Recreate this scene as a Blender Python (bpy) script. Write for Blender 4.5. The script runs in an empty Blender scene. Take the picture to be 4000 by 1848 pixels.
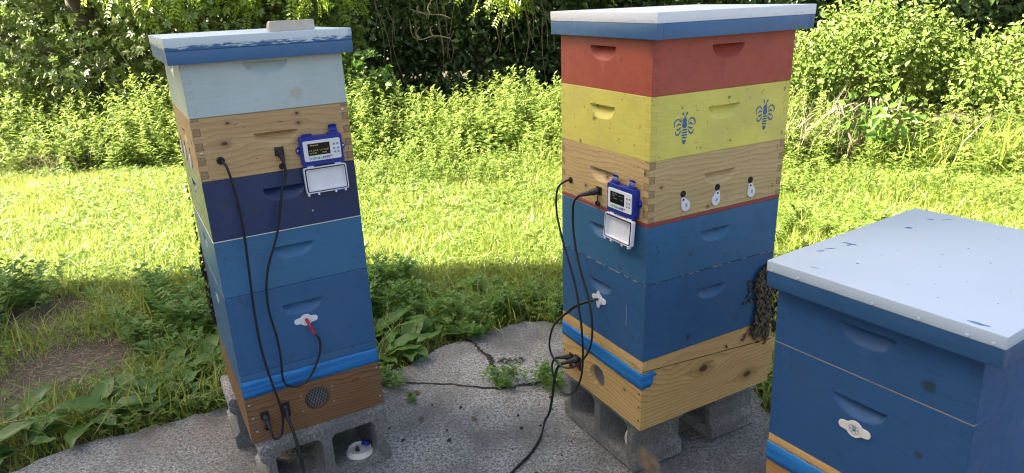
import bpy, math, random
import numpy as np
from mathutils import Matrix, Vector
random.seed(7); rng = np.random.default_rng(11)
S = bpy.context.scene
R = math.radians
# ------------------------------------------------------------ camera, sky, sun, exposure
CAMZ = 1.423
PITCH, ROLL, F = R(18.908), R(-2.777), 2689.2
def rays():
    cp, sp = math.cos(PITCH), math.sin(PITCH)
    r = Vector((1, 0, 0)); u = Vector((0, sp, cp)); f = Vector((0, cp, -sp))
    c, s = math.cos(ROLL), math.sin(ROLL)
    return r*c + u*s, u*c - r*s, f
_r, _u, _f = rays()
cam = bpy.data.cameras.new('camera'); co = bpy.data.objects.new('camera', cam)
S.collection.objects.link(co); S.camera = co
cam.sensor_width = 36; cam.lens = F/4000*36; cam.clip_start = 0.02; cam.clip_end = 400
m = Matrix.Identity(4)
for i, v in enumerate((_r, _u, -_f)):
    for k in range(3): m[k][i] = v[k]
m[2][3] = CAMZ
co.matrix_world = m
cam.dof.use_dof = True; cam.dof.focus_distance = 2.3; cam.dof.aperture_fstop = 8
def at(px, py, Y):
    """point at depth Y seen at photo pixel, used for measuring only"""
    X, D = px-2000, py-924
    v = _f*F + _r*X - _u*D
    t = Y/v.y
    return Vector((v.x*t, Y, v.z*t + CAMZ))
EL, AZ = 42, 3
w = bpy.data.worlds.new('World'); S.world = w; w.use_nodes = True
nt = w.node_tree; bg = nt.nodes['Background']
sky = nt.nodes.new('ShaderNodeTexSky'); sky.sky_type = 'NISHITA'; sky.sun_disc = False
sky.sun_elevation = R(EL); sky.sun_rotation = R(270+AZ); sky.air_density = 1.0; sky.dust_density = 5.0; sky.ozone_density = 0.0
tint = nt.nodes.new('ShaderNodeMix'); tint.data_type = 'RGBA'; tint.blend_type = 'MULTIPLY'; tint.inputs[0].default_value = 1
tint.inputs[7].default_value = (1.05, 1.0, .95, 1); nt.links.new(sky.outputs[0], tint.inputs[6]); nt.links.new(tint.outputs[2], bg.inputs[0]); bg.inputs[1].default_value = 0.06
sl = bpy.data.lights.new('sun', 'SUN'); sl.energy = 5.0; sl.angle = R(0.6); sl.color = (1, .94, .82)
so = bpy.data.objects.new('sun', sl); S.collection.objects.link(so)
tosun = Vector((-math.cos(R(EL))*math.cos(R(AZ)), math.cos(R(EL))*math.sin(R(AZ)), math.sin(R(EL))))
so.rotation_euler = (-tosun).to_track_quat('-Z', 'Y').to_euler()
S.view_settings.view_transform = 'Standard'; S.view_settings.look = 'None'
S.view_settings.exposure = 2.95; S.view_settings.gamma = 1
S.render.resolution_x = 1024; S.render.resolution_y = 473
S.cycles.filter_width = 1.1
C = S.collection
# ------------------------------------------------------------ node helpers
class NT:
    def __init__(s, name):
        s.m = bpy.data.materials.new(name); s.m.use_nodes = True
        s.t = s.m.node_tree; s.b = s.t.nodes['Principled BSDF']; s.o = s.t.nodes['Material Output']
        s._c = None
    def n(s, ty, props=None, **ins):
        nd = s.t.nodes.new('ShaderNode'+ty)
        for k, v in (props or {}).items(): setattr(nd, k, v)
        for k, v in ins.items():
            key = int(k[1:]) if k[0] == '_' and k[1:].isdigit() else k.replace('_', ' ')
            s.set(nd.inputs[key], v)
        return nd
    def set(s, inp, v):
        if isinstance(v, bpy.types.NodeSocket): s.t.links.new(v, inp)
        elif isinstance(v, (tuple, list)) and len(v) == 3 and inp.type == 'RGBA': inp.default_value = (*v, 1)
        else: inp.default_value = v
    def co(s):
        if not s._c:
            tc = s.t.nodes.new('ShaderNodeTexCoord'); s._c = tc.outputs['Object']
        return s._c
    def ma(s, op, a, b=0.0, c=None, clamp=False):
        k = dict(_0=a, _1=b)
        if c is not None: k['_2'] = c
        return s.n('Math', {'operation': op, 'use_clamp': clamp}, **k).outputs[0]
    def xyz(s):
        x = s.n('SeparateXYZ', _0=s.co()); return x.outputs[0], x.outputs[1], x.outputs[2]
    def vec(s, x, y, z): return s.n('CombineXYZ', _0=x, _1=y, _2=z).outputs[0]
    def scale(s, v, k): return s.n('Mapping', {}, Vector=v, Scale=k).outputs[0]
    def noise(s, v, sc, det=3, rough=.55, dist=0):
        return s.n('TexNoise', Vector=v, Scale=sc, Detail=det, Roughness=rough, Distortion=dist).outputs['Fac']
    def ramp(s, f, a, b, lo=0.0, hi=1.0):
        return s.n('MapRange', {}, _0=f, _1=a, _2=b, _3=lo, _4=hi).outputs[0]
    def mix(s, f, a, b, mode='MIX'):
        nd = s.n('Mix', {'data_type': 'RGBA', 'blend_type': mode}, Factor=f)
        s.set(nd.inputs[6], a); s.set(nd.inputs[7], b); return nd.outputs[2]
    def bump(s, h, strength=.3, dist=.002):
        nd = s.n('Bump', Strength=strength, Distance=dist, Height=h)
        s.set(s.b.inputs['Normal'], nd.outputs[0])
    def fin(s, col, rough=.5, **kw):
        s.set(s.b.inputs['Base Color'], col); s.set(s.b.inputs['Roughness'], rough)
        for k, v in kw.items(): s.set(s.b.inputs[k.replace('_', ' ')], v)
        return s.m
W0, D0 = 0.413, 0.505
def joint(s, pitch=.0375, phase=0.0, W=W0, D=D0):
    x, y, z = s.xyz()
    ax = s.ma('MINIMUM', x, s.ma('SUBTRACT', W, x)); ay = s.ma('MINIMUM', y, s.ma('SUBTRACT', D, y))
    a = s.ma('MAXIMUM', ax, ay)
    isF = s.ma('LESS_THAN', ay, ax)
    fr = s.ma('FRACT', s.ma('ADD', s.ma('DIVIDE', z, pitch), phase))
    st = s.ma('LESS_THAN', fr, .5)
    xo = s.ma('ABSOLUTE', s.ma('SUBTRACT', st, isF))
    ins = s.ma('LESS_THAN', a, .0195)
    end = s.ma('MULTIPLY', ins, xo)
    e1 = s.ma('LESS_THAN', s.ma('ABSOLUTE', s.ma('SUBTRACT', a, .0195)), .0007)
    e1 = s.ma('MULTIPLY', e1, xo)
    f2 = s.ma('ABSOLUTE', s.ma('SUBTRACT', s.ma('FRACT', s.ma('MULTIPLY', fr, 2.0)), .5))
    e2 = s.ma('MULTIPLY', ins, s.ma('GREATER_THAN', f2, .47))
    return end, s.ma('MAXIMUM', e1, e2)
def paint(name, col, rough=.42, dirt=.5, joints=.5, phase=0.0, seed=0.0, alt=None, altf=0.0, spots=None, coat=0.0):
    s = NT(name); x, y, z = s.xyz()
    v = s.n('VectorMath', {'operation': 'ADD'}, _0=s.co(), _1=(seed, seed*.7, seed*1.3)).outputs[0]
    big = s.noise(v, 5, 3)
    c = s.mix(s.ramp(big, .3, .7), tuple(k*.88 for k in col), tuple(min(1, k*1.1) for k in col))
    br = s.noise(s.scale(v, (25, 25, 260)), 1, 2)                    # brush strokes along the boards
    c = s.mix(s.ramp(br, .35, .75, 0, .35), c, tuple(min(1, k*1.22+.01) for k in col))
    fl = s.noise(v, 34, 4, .7)
    c = s.mix(s.ma('MULTIPLY', s.ramp(fl, .63, .68), .8*dirt), c, (.05, .035, .02))
    sc = s.noise(s.scale(v, (70, 70, 500)), 1, 1)
    c = s.mix(s.ma('MULTIPLY', s.ramp(sc, .76, .8), .5*dirt), c, (.4, .4, .36))
    sm = s.noise(v, 9, 5, .65)
    c = s.mix(s.ramp(sm, .55, .8, 0, .22*dirt), c, (.16, .13, .08))
    if alt: c = s.mix(s.ma('MULTIPLY', s.ramp(s.noise(v, 7, 4), .5, .66), altf), c, alt)
    end, ln = joint(s, phase=phase)
    c = s.mix(s.ma('MULTIPLY', ln, .6*joints), c, tuple(k*.25 for k in col))
    c = s.mix(s.ma('MULTIPLY', end, .2*joints), c, tuple(k*.6 for k in col))
    for (px, py, pz, rr, cc, st) in (spots or []):
        dv = s.n('VectorMath', {'operation': 'DISTANCE'}, _0=s.co(), _1=(px, py, pz)).outputs['Value']
        dv = s.ma('ADD', dv, s.ma('MULTIPLY', s.ma('SUBTRACT', s.noise(v, 60, 3), .5), rr*.9))
        c = s.mix(s.ma('MULTIPLY', s.ramp(dv, rr, rr*.55), st), c, cc)
    h = s.ma('ADD', s.ma('MULTIPLY', br, .5), s.ma('MULTIPLY', ln, -1.5*joints))
    h = s.ma('ADD', h, s.ma('MULTIPLY', s.noise(v, 120, 2), .25))
    s.bump(h, .45, .0012)
    return s.fin(c, s.ramp(s.noise(v, 30, 3), .3, .7, rough-.07, rough+.12), Coat_Weight=coat, Coat_Roughness=.25)
def wood(name, light, dark, freq=46, knots=(), joints=0.0, phase=0.0, seed=0.0, rough=.55, fleck=.6, warp=.045, W=W0, D=D0, ringmix=.55):
    s = NT(name); x, y, z = s.xyz()
    al = s.ma('ADD', x, y)
    ph = s.ma('MULTIPLY', z, freq)
    pv = s.vec(s.ma('ADD', s.ma('MULTIPLY', al, 1.3), seed), seed, s.ma('ADD', s.ma('MULTIPLY', z, 3.2), seed))
    ph = s.ma('ADD', ph, s.ma('MULTIPLY', s.noise(pv, 1.7, 2), freq*warp*2.4))
    ph = s.ma('ADD', ph, s.ma('MULTIPLY', s.noise(s.vec(s.ma('MULTIPLY', al, 6), seed, s.ma('MULTIPLY', z, 14)), 1.5, 2), 1.6))
    kd = None
    for (kx, ky, kz, kr) in knots:
        dx = s.ma('MULTIPLY', s.ma('SUBTRACT', al, kx+ky), .62)
        dz = s.ma('SUBTRACT', z, kz)
        d2 = s.ma('SQRT', s.ma('ADD', s.ma('MULTIPLY', dx, dx), s.ma('MULTIPLY', dz, dz)))
        on = s.ma('LESS_THAN', s.ma('ADD', s.ma('ABSOLUTE', s.ma('SUBTRACT', x, kx)), s.ma('ABSOLUTE', s.ma('SUBTRACT', y, ky))), .35)
        bumpv = s.ma('POWER', 2.718, s.ma('MULTIPLY', s.ma('DIVIDE', d2, kr*2.6), s.ma('DIVIDE', d2, kr*-2.6)))
        sgn = s.ma('TANH', s.ma('DIVIDE', dz, kr))
        ph = s.ma('ADD', ph, s.ma('MULTIPLY', s.ma('MULTIPLY', bumpv, sgn), -freq*kr*2.2))
        k = s.ma('MULTIPLY', s.ramp(s.ma('ADD', d2, s.ma('MULTIPLY', s.noise(s.co(), 160, 2), kr*.3)), kr*1.05, kr*.7), on)
        halo = s.ma('MULTIPLY', s.ramp(d2, kr*2.1, kr*.6, 0, .5), on)
        k = s.ma('MAXIMUM', k, halo)
        kd = k if kd is None else s.ma('MAXIMUM', kd, k)
    ring = s.ma('FRACT', ph)
    ring = s.ma('POWER', ring, 2.6)
    fine = s.noise(s.vec(s.ma('MULTIPLY', al, 14), seed, s.ma('MULTIPLY', z, 420)), 1, 2)
    tone = s.noise(s.vec(s.ma('MULTIPLY', al, 2.5), seed+3, s.ma('MULTIPLY', z, 16)), 1, 3)
    c = s.mix(s.ramp(tone, .3, .7), light, tuple(a*.72+b*.28 for a, b in zip(light, dark)))
    c = s.mix(s.ma('MULTIPLY', ring, ringmix), c, dark)
    c = s.mix(s.ramp(fine, .35, .75, 0, .35), c, dark)
    fk = s.noise(s.vec(s.ma('MULTIPLY', al, 42), seed+7, s.ma('MULTIPLY', z, 330)), 1, 1)
    c = s.mix(s.ma('MULTIPLY', s.ramp(fk, .72, .78), fleck), c, tuple(k*.35 for k in dark))
    if kd is not None:
        c = s.mix(kd, c, (.10, .04, .015))
    h = s.ma('ADD', s.ma('MULTIPLY', ring, -.5), fine)
    if joints:
        end, ln = joint(s, phase=phase, W=W, D=D)
        eg = s.ma('FRACT', s.ma('MULTIPLY', s.noise(s.scale(s.co(), (1, 1, 1)), 26, 1), 18))
        c = s.mix(s.ma('MULTIPLY', end, .85*joints), c, s.mix(eg, tuple(k*.75 for k in dark), tuple(k*.62 for k in light)))
        c = s.mix(s.ma('MULTIPLY', ln, .8*joints), c, (.06, .035, .02))
        h = s.ma('ADD', h, s.ma('MULTIPLY', ln, -3.0))
    s.bump(h, .35, .001)
    return s.fin(c, rough)
def plain(name, col, rough=.4, metal=0.0, var=.12, bump=0.0, sc=60, **kw):
    s = NT(name); f = s.noise(s.co(), sc, 3)
    c = s.mix(s.ramp(f, .3, .7), tuple(k*(1-var) for k in col), tuple(min(1, k*(1+var)) for k in col))
    if bump: s.bump(s.noise(s.co(), sc*4, 3), bump, .001)
    return s.fin(c, rough, Metallic=metal, **kw)
def leafmat(name, a, b, c3=None, trans=.4, rough=.45, spec=.5):
    s = NT(name)
    at_ = s.n('Attribute', {'attribute_name': 'rnd'}).outputs['Fac']
    c = s.mix(at_, a, b)
    if c3: c = s.mix(s.ramp(at_, .86, .95), c, c3)
    p = s.noise(s.co(), 1.3, 2)
    c = s.mix(s.ramp(p, .35, .65, 0, .45), c, tuple(k*.62 for k in b))
    s.fin(c, rough); s.b.inputs['Specular IOR Level'].default_value = spec
    tr = s.n('BsdfTranslucent', _0=s.mix(.55, c, tuple((k**.8)*1.15 for k in b)))
    mx = s.n('MixShader', _0=trans, _1=s.b.outputs[0], _2=tr.outputs[0])
    s.t.links.new(mx.outputs[0], s.o.inputs[0])
    return s.m
# ------------------------------------------------------------ object helpers
def tag(o, label=None, cat=None, group=None, kind=None):
    if label: o['label'] = label
    if cat: o['category'] = cat
    if group: o['group'] = group
    if kind: o['kind'] = kind
    return o
def link(name, me, mat=None, parent=None, M=None, smooth=None):
    o = bpy.data.objects.new(name, me); C.objects.link(o)
    if mat is not None and len(me.materials) == 0:
        for q in (mat if isinstance(mat, (list, tuple)) else [mat]): me.materials.append(q)
    if parent is not None: o.parent = parent
    if M is not None: o.matrix_local = M
    if smooth is not None and hasattr(me, 'polygons'):
        for p in me.polygons: p.use_smooth = True
        me.set_sharp_from_angle(angle=R(smooth))
    return o
def empty(name, M):
    o = bpy.data.objects.new(name, None); C.objects.link(o); o.empty_display_size = .05; o.matrix_world = M; return o
T = Matrix.Translation
class MB:
    def __init__(s): s.v = []; s.f = []; s.mi = []; s.k = 0
    def add(s, vs, fs):
        o = len(s.v); s.v += [tuple(v) for v in vs]; s.f += [tuple(i+o for i in f) for f in fs]; s.mi += [s.k]*len(fs); return s
    def box(s, x0, y0, z0, x1, y1, z1, b=0.0):
        if b <= 0:
            vs = [(x, y, z) for z in (z0, z1) for y in (y0, y1) for x in (x0, x1)]
            return s.add(vs, [(0, 2, 3, 1), (4, 5, 7, 6), (0, 1, 5, 4), (1, 3, 7, 5), (3, 2, 6, 7), (2, 0, 4, 6)])
        import bmesh
        bm = bmesh.new(); bmesh.ops.create_cube(bm, size=1)
        for v in bm.verts: v.co = Vector(((x0+x1)/2+v.co.x*(x1-x0), (y0+y1)/2+v.co.y*(y1-y0), (z0+z1)/2+v.co.z*(z1-z0)))
        bmesh.ops.bevel(bm, geom=bm.edges[:], offset=b, segments=2, affect='EDGES', profile=.6)
        bm.verts.index_update(); s.add([v.co[:] for v in bm.verts], [[v.index for v in f.verts] for f in bm.faces]); bm.free(); return s
    def tube(s, pts, r, n=8, caps=True, res=6):
        P = spline(pts, res) if res > 1 else [Vector(p) for p in pts]
        rr = [r]*len(P) if not isinstance(r, (list, tuple)) else [float(np.interp(i/(len(P)-1), np.linspace(0, 1, len(r)), r)) for i in range(len(P))]
        vs = []; up = Vector((.13, .31, .94)).normalized()
        for i, p in enumerate(P):
            t = (P[min(i+1, len(P)-1)]-P[max(i-1, 0)]).normalized()
            up = (up - t*up.dot(t))
            if up.length < 1e-4: up = t.orthogonal()
            up.normalize(); sd = t.cross(up)
            for k in range(n):
                a = 2*math.pi*k/n; vs.append(p+(up*math.cos(a)+sd*math.sin(a))*rr[i])
        fs = [(i*n+k, i*n+(k+1) % n, (i+1)*n+(k+1) % n, (i+1)*n+k) for i in range(len(P)-1) for k in range(n)]
        if caps: fs += [tuple(range(n))[::-1], tuple((len(P)-1)*n+k for k in range(n))]
        return s.add(vs, fs)
    def lathe(s, prof, n=24, M=Matrix.Identity(4)):
        vs = []; 
        for (r, z) in prof:
            for k in range(n):
                a = 2*math.pi*k/n; vs.append(M @ Vector((r*math.cos(a), r*math.sin(a), z)))
        fs = [(i*n+k, i*n+(k+1) % n, (i+1)*n+(k+1) % n, (i+1)*n+k) for i in range(len(prof)-1) for k in range(n)]
        fs += [tuple(range(n))[::-1], tuple((len(prof)-1)*n+k for k in range(n))]
        return s.add(vs, fs)
    def mesh(s, name):
        me = bpy.data.meshes.new(name); me.from_pydata(s.v, [], s.f); me.update()
        if any(s.mi): me.polygons.foreach_set('material_index', s.mi)
        return me
    def build(s, name, mat, parent=None, M=None, smooth=35): return link(name, s.mesh(name), mat, parent, M, smooth)
def spline(pts, res=6):
    P = [Vector(p) for p in pts]; P = [P[0]*2-P[1]]+P+[P[-1]*2-P[-2]]; out = []
    for i in range(1, len(P)-2):
        a, b, c, d = P[i-1:i+3]
        for k in range(res):
            t = k/res
            out.append(.5*((2*b)+(c-a)*t+(2*a-5*b+4*c-d)*t*t+(3*b-a-3*c+d)*t**3))
    out.append(P[-2]); return out
def plate(loops, depth, bevel=0.0, res=3, M=None):
    """flat outline(s) in XZ plane (first outer, rest holes) -> solid of thickness depth towards -Y, back at y=0"""
    cu = bpy.data.curves.new('c', 'CURVE'); cu.dimensions = '2D'; cu.fill_mode = 'BOTH'
    cu.extrude = max(depth/2-bevel, 0); cu.bevel_depth = bevel; cu.bevel_resolution = 1; cu.offset = -bevel
    for L in loops:
        sp = cu.splines.new('POLY'); sp.points.add(len(L)-1); sp.use_cyclic_u = True
        for p, q in zip(sp.points, L): p.co = (q[0], q[1], 0, 1)
    o = bpy.data.objects.new('c', cu); C.objects.link(o)
    dg = bpy.context.evaluated_depsgraph_get()
    me = bpy.data.meshes.new_from_object(o.evaluated_get(dg)); bpy.data.objects.remove(o)
    me.transform(T((0, -depth/2, 0)) @ Matrix.Rotation(R(90), 4, 'X'))
    if M is not None: me.transform(M)
    return me
def text(st, size, depth=.0002, M=Matrix.Identity(4), align='CENTER', bold=0.0, spacing=1.0):
    cu = bpy.data.curves.new('t', 'FONT'); cu.body = st; cu.size = size; cu.extrude = depth; cu.align_x = align; cu.align_y = 'CENTER'; cu.offset = bold
    cu.space_character = spacing; cu.resolution_u = 3
    o = bpy.data.objects.new('t', cu); C.objects.link(o)
    dg = bpy.context.evaluated_depsgraph_get()
    me = bpy.data.meshes.new_from_object(o.evaluated_get(dg)); bpy.data.objects.remove(o)
    me.transform(M @ Matrix.Rotation(R(90), 4, 'X')); return me
def circ(cx, cz, r, n=24, a0=0.0, a1=360.0, rz=None):
    return [(cx+r*math.cos(R(a0+(a1-a0)*k/n)), cz+(rz or r)*math.sin(R(a0+(a1-a0)*k/n))) for k in range(n if a1-a0 >= 360 else n+1)]
def rrect(x0, z0, x1, z1, r, n=4):
    o = []
    for cx, cz, a in ((x1-r, z1-r, 0), (x0+r, z1-r, 90), (x0+r, z0+r, 180), (x1-r, z0+r, 270)):
        o += [(cx+r*math.cos(R(a+90*k/n)), cz+r*math.sin(R(a+90*k/n))) for k in range(n+1)]
    return o
# ------------------------------------------------------------ frames of the three stacks
def frame(o, yaw, tx, ty):
    zx = Vector((tx, ty, 1)).normalized(); ux = Vector((math.cos(R(yaw)), math.sin(R(yaw)), 0)); ux = (ux-zx*ux.dot(zx)).normalized()
    vx = zx.cross(ux); M = Matrix.Identity(4)
    for i, v in enumerate((ux, vx, zx)):
        for k in range(3): M[k][i] = v[k]
    for k in range(3): M[k][3] = o[k]
    M[2][3] += CAMZ
    return M
FR = [frame((-.8093, 1.7689, -1.2289), 28.964, .0014, .0018), frame((.155, 2.1021, -1.2186), -61.567, .0141, -.0082), frame((.5786, 1.3636, -1.1125), -58.821, -.0155, .0063)]
# ------------------------------------------------------------ materials
BLUE = (.032, .138, .275); BLUE_LO = (.023, .106, .245)
M_blueA = paint('paint_blue_upper', BLUE, joints=.45, seed=1, rough=.46, coat=.2)
M_blueB = paint('paint_blue_lower', BLUE_LO, joints=.45, seed=2, rough=.46, coat=.2)
M_blueC = paint('paint_blue_mid', (.033, .132, .26), joints=.5, seed=3, dirt=.8, rough=.52, coat=.0, spots=((.302, 0, .02, .012, (.05, .06, .07), .5), (W0, .16, .06, .009, (.04, .06, .08), .7)))
M_blueD = paint('paint_blue_deep', (.024, .102, .235), joints=.5, seed=4, dirt=.7, rough=.52, coat=.0, spots=((W0, .17, .035, .011, (.02, .04, .06), .8), (.09, 0, .08, .01, (.02, .04, .06), .8)))
M_blueE = paint('paint_blue_near', (.015, .076, .20), joints=.5, seed=5, dirt=.5, rough=.6, coat=.0, spots=((.33, 0, .13, .009, (.02, .035, .05), .8), (.33, 0, .04, .016, (.01, .03, .04), .8)))
M_navy = paint('paint_navy', (.007, .026, .10), joints=.8, seed=6, phase=.25, dirt=.7, coat=.45, spots=((.275, 0, .04, .0035, (.5, .5, .45), .9),))
M_white = paint('paint_white_box', (.42, .50, .50), joints=.35, seed=7, dirt=.12, phase=.2, coat=.35, spots=((.277, 0, .205-.165, .02, (.42, .36, .22), .55), (.168, 0, .118, .01, (.35, .27, .15), .6)))
M_red = paint('paint_red', (.37, .066, .038), rough=.5, joints=.8, seed=8, dirt=.7, alt=(.30, .062, .042), altf=.3)
M_yel = paint('paint_yellow', (.66, .59, .115), rough=.55, joints=.6, seed=9, dirt=.9, alt=(.56, .50, .14), altf=.45, phase=.1)
M_rimred = paint('paint_red_rim', (.30, .055, .04), rough=.5, joints=.2, seed=10, dirt=1.0)
M_cover = paint('paint_blue_cover', (.035, .125, .27), joints=.0, seed=12, dirt=.3, coat=.1)
M_pineA = wood('pine_box', (.60, .41, .19), (.30, .17, .07), freq=60, joints=1, phase=.28, seed=1.5, knots=((.0891, 0, .1463, .0045), (.0726, 0, .0943, .0075), (.2694, 0, .1522, .0045), (.2703, 0, .1262, .0045)), fleck=.9, warp=.03, ringmix=.5)
M_pineB = wood('pine_box_pale', (.62, .46, .21), (.33, .19, .075), freq=70, joints=1, phase=.1, seed=4.2, knots=((.233, 0, .088, .006), (.13, 0, .045, .005), (W0, .043, .095, .004), (W0, .215, .013, .004)), fleck=.8, ringmix=.58)
M_base1 = wood('cedar_base', (.25, .135, .058), (.09, .036, .015), freq=85, seed=2.2, knots=((.335, 0, .113, .004),), fleck=.5, warp=.06, ringmix=.9)
M_base2 = wood('pine_base', (.66, .46, .175), (.36, .19, .06), freq=62, seed=3.1, knots=((W0, .2407, .1363, .0165), (W0, .4363, .055, .0155), (.335, 0, .10, .0045)), fleck=.15, warp=.06, ringmix=.8)
M_shim = wood('pine_rim', (.66, .44, .18), (.42, .24, .08), freq=40, seed=6.1, fleck=.1)
M_base3 = wood('oak_base', (.50, .27, .10), (.25, .11, .035), freq=60, seed=7.7, fleck=.2)
M_plastW = plain('white_plastic', (.76, .77, .80), .35, var=.03)
M_plastB = plain('blue_plastic', (.008, .026, .26), .38, var=.08, Coat_Weight=.2)
M_black = plain('black_rubber', (.012, .012, .013), .38, var=.2)
M_blackm = plain('black_matte', (.02, .02, .022), .55, var=.2)
M_screen = plain('display_glass', (.010, .011, .008), .12, var=.1)
M_gold = NT('display_glow'); M_gold.b.inputs['Emission Color'].default_value = (1, .75, .25, 1); M_gold.b.inputs['Emission Strength'].default_value = .035; M_gold = M_gold.fin((.25, .2, .08), .5)
M_dim = NT('display_dim'); M_dim.b.inputs['Emission Color'].default_value = (.9, .9, .8, 1); M_dim.b.inputs['Emission Strength'].default_value = .012; M_dim = M_dim.fin((.18, .18, .16), .5)
M_green = plain('print_green', (.10, .50, .28), .5); M_navyp = plain('print_blue', (.02, .03, .35), .5)
M_btn = plain('button_grey', (.22, .24, .30), .35); M_btnr = plain('button_red', (.45, .12, .12), .4); M_btng = plain('button_green', (.12, .32, .22), .4)
M_steel = plain('steel', (.55, .55, .55), .3, 1.0); M_wire = plain('galvanised_wire', (.5, .52, .54), .4, .8)
M_dark = plain('dark_inside', (.012, .010, .008), .8)
M_redtape = plain('red_tape', (.50, .035, .05), .35, var=.15, bump=.3, sc=80)
M_redsw = plain('red_switch', (.5, .02, .015), .3)
M_ink = plain('ink', (.012, .012, .014), .5)
M_stencil = plain('stencil_blue', (.035, .13, .27), .5, var=.2, sc=150)
M_white3 = plain('printed_cream', (.70, .67, .60), .5, var=.05)
def metal_top(name, col, lo, blue_edge=0.0, top_marks=0.0):
    s = NT(name); x, y, z = s.xyz()
    f = s.noise(s.co(), 4, 4); c = s.mix(s.ramp(f, .3, .7), tuple(k*.93 for k in col), col)
    sp = s.noise(s.co(), 70, 2); c = s.mix(s.ma('MULTIPLY', s.ramp(sp, .74, .78), .6), c, (.15, .10, .06))
    if blue_edge:
        n1 = s.noise(s.scale(s.co(), (9, 9, 60)), 1, 5, .7)
        n2 = s.noise(s.scale(s.co(), (45, 45, 240)), 1, 3, .7)
        lv = s.ma('ADD', s.ma('MULTIPLY', s.ma('SUBTRACT', n1, .42), .045), s.ma('MULTIPLY', s.ma('SUBTRACT', n2, .5), .03))
        lv = s.ma('ADD', lv, blue_edge)
        c = s.mix(s.ramp(s.ma('SUBTRACT', z, lv), .002, -.002), c, (.04, .14, .30))
        cr = s.ma('MULTIPLY', s.ramp(x, .45, .47), s.ramp(n1, .4, .5)); c = s.mix(s.ma('MULTIPLY', cr, s.ma('LESS_THAN', z, lo+.029)), c, (.04, .14, .30))
    if top_marks:
        n1 = s.noise(s.scale(s.co(), (16, 9, 1)), 1, 5, .75); n2 = s.noise(s.co(), 3.1, 1)
        c = s.mix(s.ma('MULTIPLY', s.ramp(n1, .70, .73), s.ma('MULTIPLY', s.ramp(n2, .42, .55), .85)), c, (.06, .2, .45))
    s.bump(s.noise(s.co(), 35, 3), .12, .002)
    return s.fin(c, .42)
def masking(name):
    s = NT(name); v = s.co()
    n1 = s.noise(s.scale(v, (5, 5, 90)), 1, 4, .6, .5); n2 = s.noise(s.scale(v, (40, 40, 8)), 1, 3)
    c = s.mix(s.ramp(n1, .35, .68), (.006, .13, .40), (.025, .23, .54))
    c = s.mix(s.ramp(n2, .55, .75, 0, .4), c, (.005, .09, .32))
    s.bump(s.ma('ADD', n1, s.ma('MULTIPLY', n2, .3)), .6, .003); return s.fin(c, .45)
M_mask = masking('painters_tape')
def concrete(name, base=.30, sc=1.0, stains=True):
    s = NT(name); v = s.co()
    a = s.noise(v, 80*sc, 3, .8); b = s.noise(v, 150*sc, 2, .7); big = s.noise(v, 2.3*sc, 5, .6); mid = s.noise(v, 14*sc, 4, .65)
    c = s.mix(s.ramp(a, .40, .58), (base*.38, base*.38, base*.37), (base*1.38, base*1.38, base*1.28))
    c = s.mix(s.ramp(b, .56, .66, 0, .8), c, (base*2.4, base*2.4, base*2.2))
    c = s.mix(s.ramp(b, .42, .33, 0, .8), c, (base*.16,)*3)
    c = s.mix(s.ramp(big, .40, .60, 0, .8), c, (base*.36, base*.35, base*.33))
    c = s.mix(s.ramp(mid, .58, .75, 0, .5), c, (base*.24, base*.23, base*.20))
    if stains:
        d = s.n('VectorMath', {'operation': 'DISTANCE'}, _0=s.scale(v, (1, 1.6, 0)), _1=(-1.2, 3.42, 0)).outputs['Value']
        k = s.ma('MULTIPLY', s.ramp(s.ma('ADD', d, s.ma('MULTIPLY', s.noise(v, 18, 4), .2)), .38, .12), s.ramp(s.noise(v, 110, 3, .7), .5, .6))
        c = s.mix(s.ma('MULTIPLY', k, .6), c, (.22, .10, .025))
        k2 = s.ma('MULTIPLY', s.ramp(s.noise(v, 5.2, 4), .58, .68), s.ramp(s.noise(v, 90, 2), .45, .6)); c = s.mix(s.ma('MULTIPLY', k2, .3), c, (.20, .13, .05))
    s.bump(s.ma('ADD', s.ma('MULTIPLY', a, .6), s.ma('ADD', s.ma('MULTIPLY', b, .4), mid)), .8, .004)
    return s.fin(c, .85)
M_slab = concrete('weathered_concrete', .235); M_block = concrete('block_concrete', .29, 1.3, False)
def soilmat():
    s = NT('soil'); v = s.co(); a = s.noise(v, 60, 5, .7); b = s.noise(s.scale(v, (40, 130, 40)), 1, 3); big = s.noise(v, 1.5, 3)
    c = s.mix(s.ramp(a, .3, .7), (.035, .026, .018), (.12, .09, .06)); c = s.mix(s.ramp(b, .58, .68, 0, .6), c, (.22, .18, .11))
    c = s.mix(s.ramp(big, .45, .6, 0, .5), c, (.05, .05, .02)); s.bump(a, 1, .01); return s.fin(c, .9)
M_soil = soilmat()
M_grass = leafmat('grass_blade', (.10, .16, .02), (.33, .40, .06), (.50, .44, .20), trans=.4, rough=.4)
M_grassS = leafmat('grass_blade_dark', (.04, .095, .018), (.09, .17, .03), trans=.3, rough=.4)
M_clover = leafmat('small_leaf', (.10, .19, .03), (.24, .34, .06), trans=.4, rough=.5)
M_mug = leafmat('mugwort_leaf', (.10, .18, .025), (.26, .34, .06), (.32, .34, .11), trans=.42, rough=.55, spec=.3)
M_mugS = leafmat('weed_leaf', (.10, .22, .035), (.19, .34, .06), trans=.4, rough=.45)
M_dock = leafmat('dock_leaf', (.055, .135, .025), (.11, .22, .04), (.20, .30, .06), trans=.35, rough=.45, spec=.3)
M_maple = leafmat('maple_leaf', (.12, .19, .04), (.24, .33, .07), (.40, .47, .14), trans=.3, rough=.3, spec=1.0)
M_locust = leafmat('locust_leaf', (.22, .33, .03), (.38, .50, .05), trans=.5, rough=.45)
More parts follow.
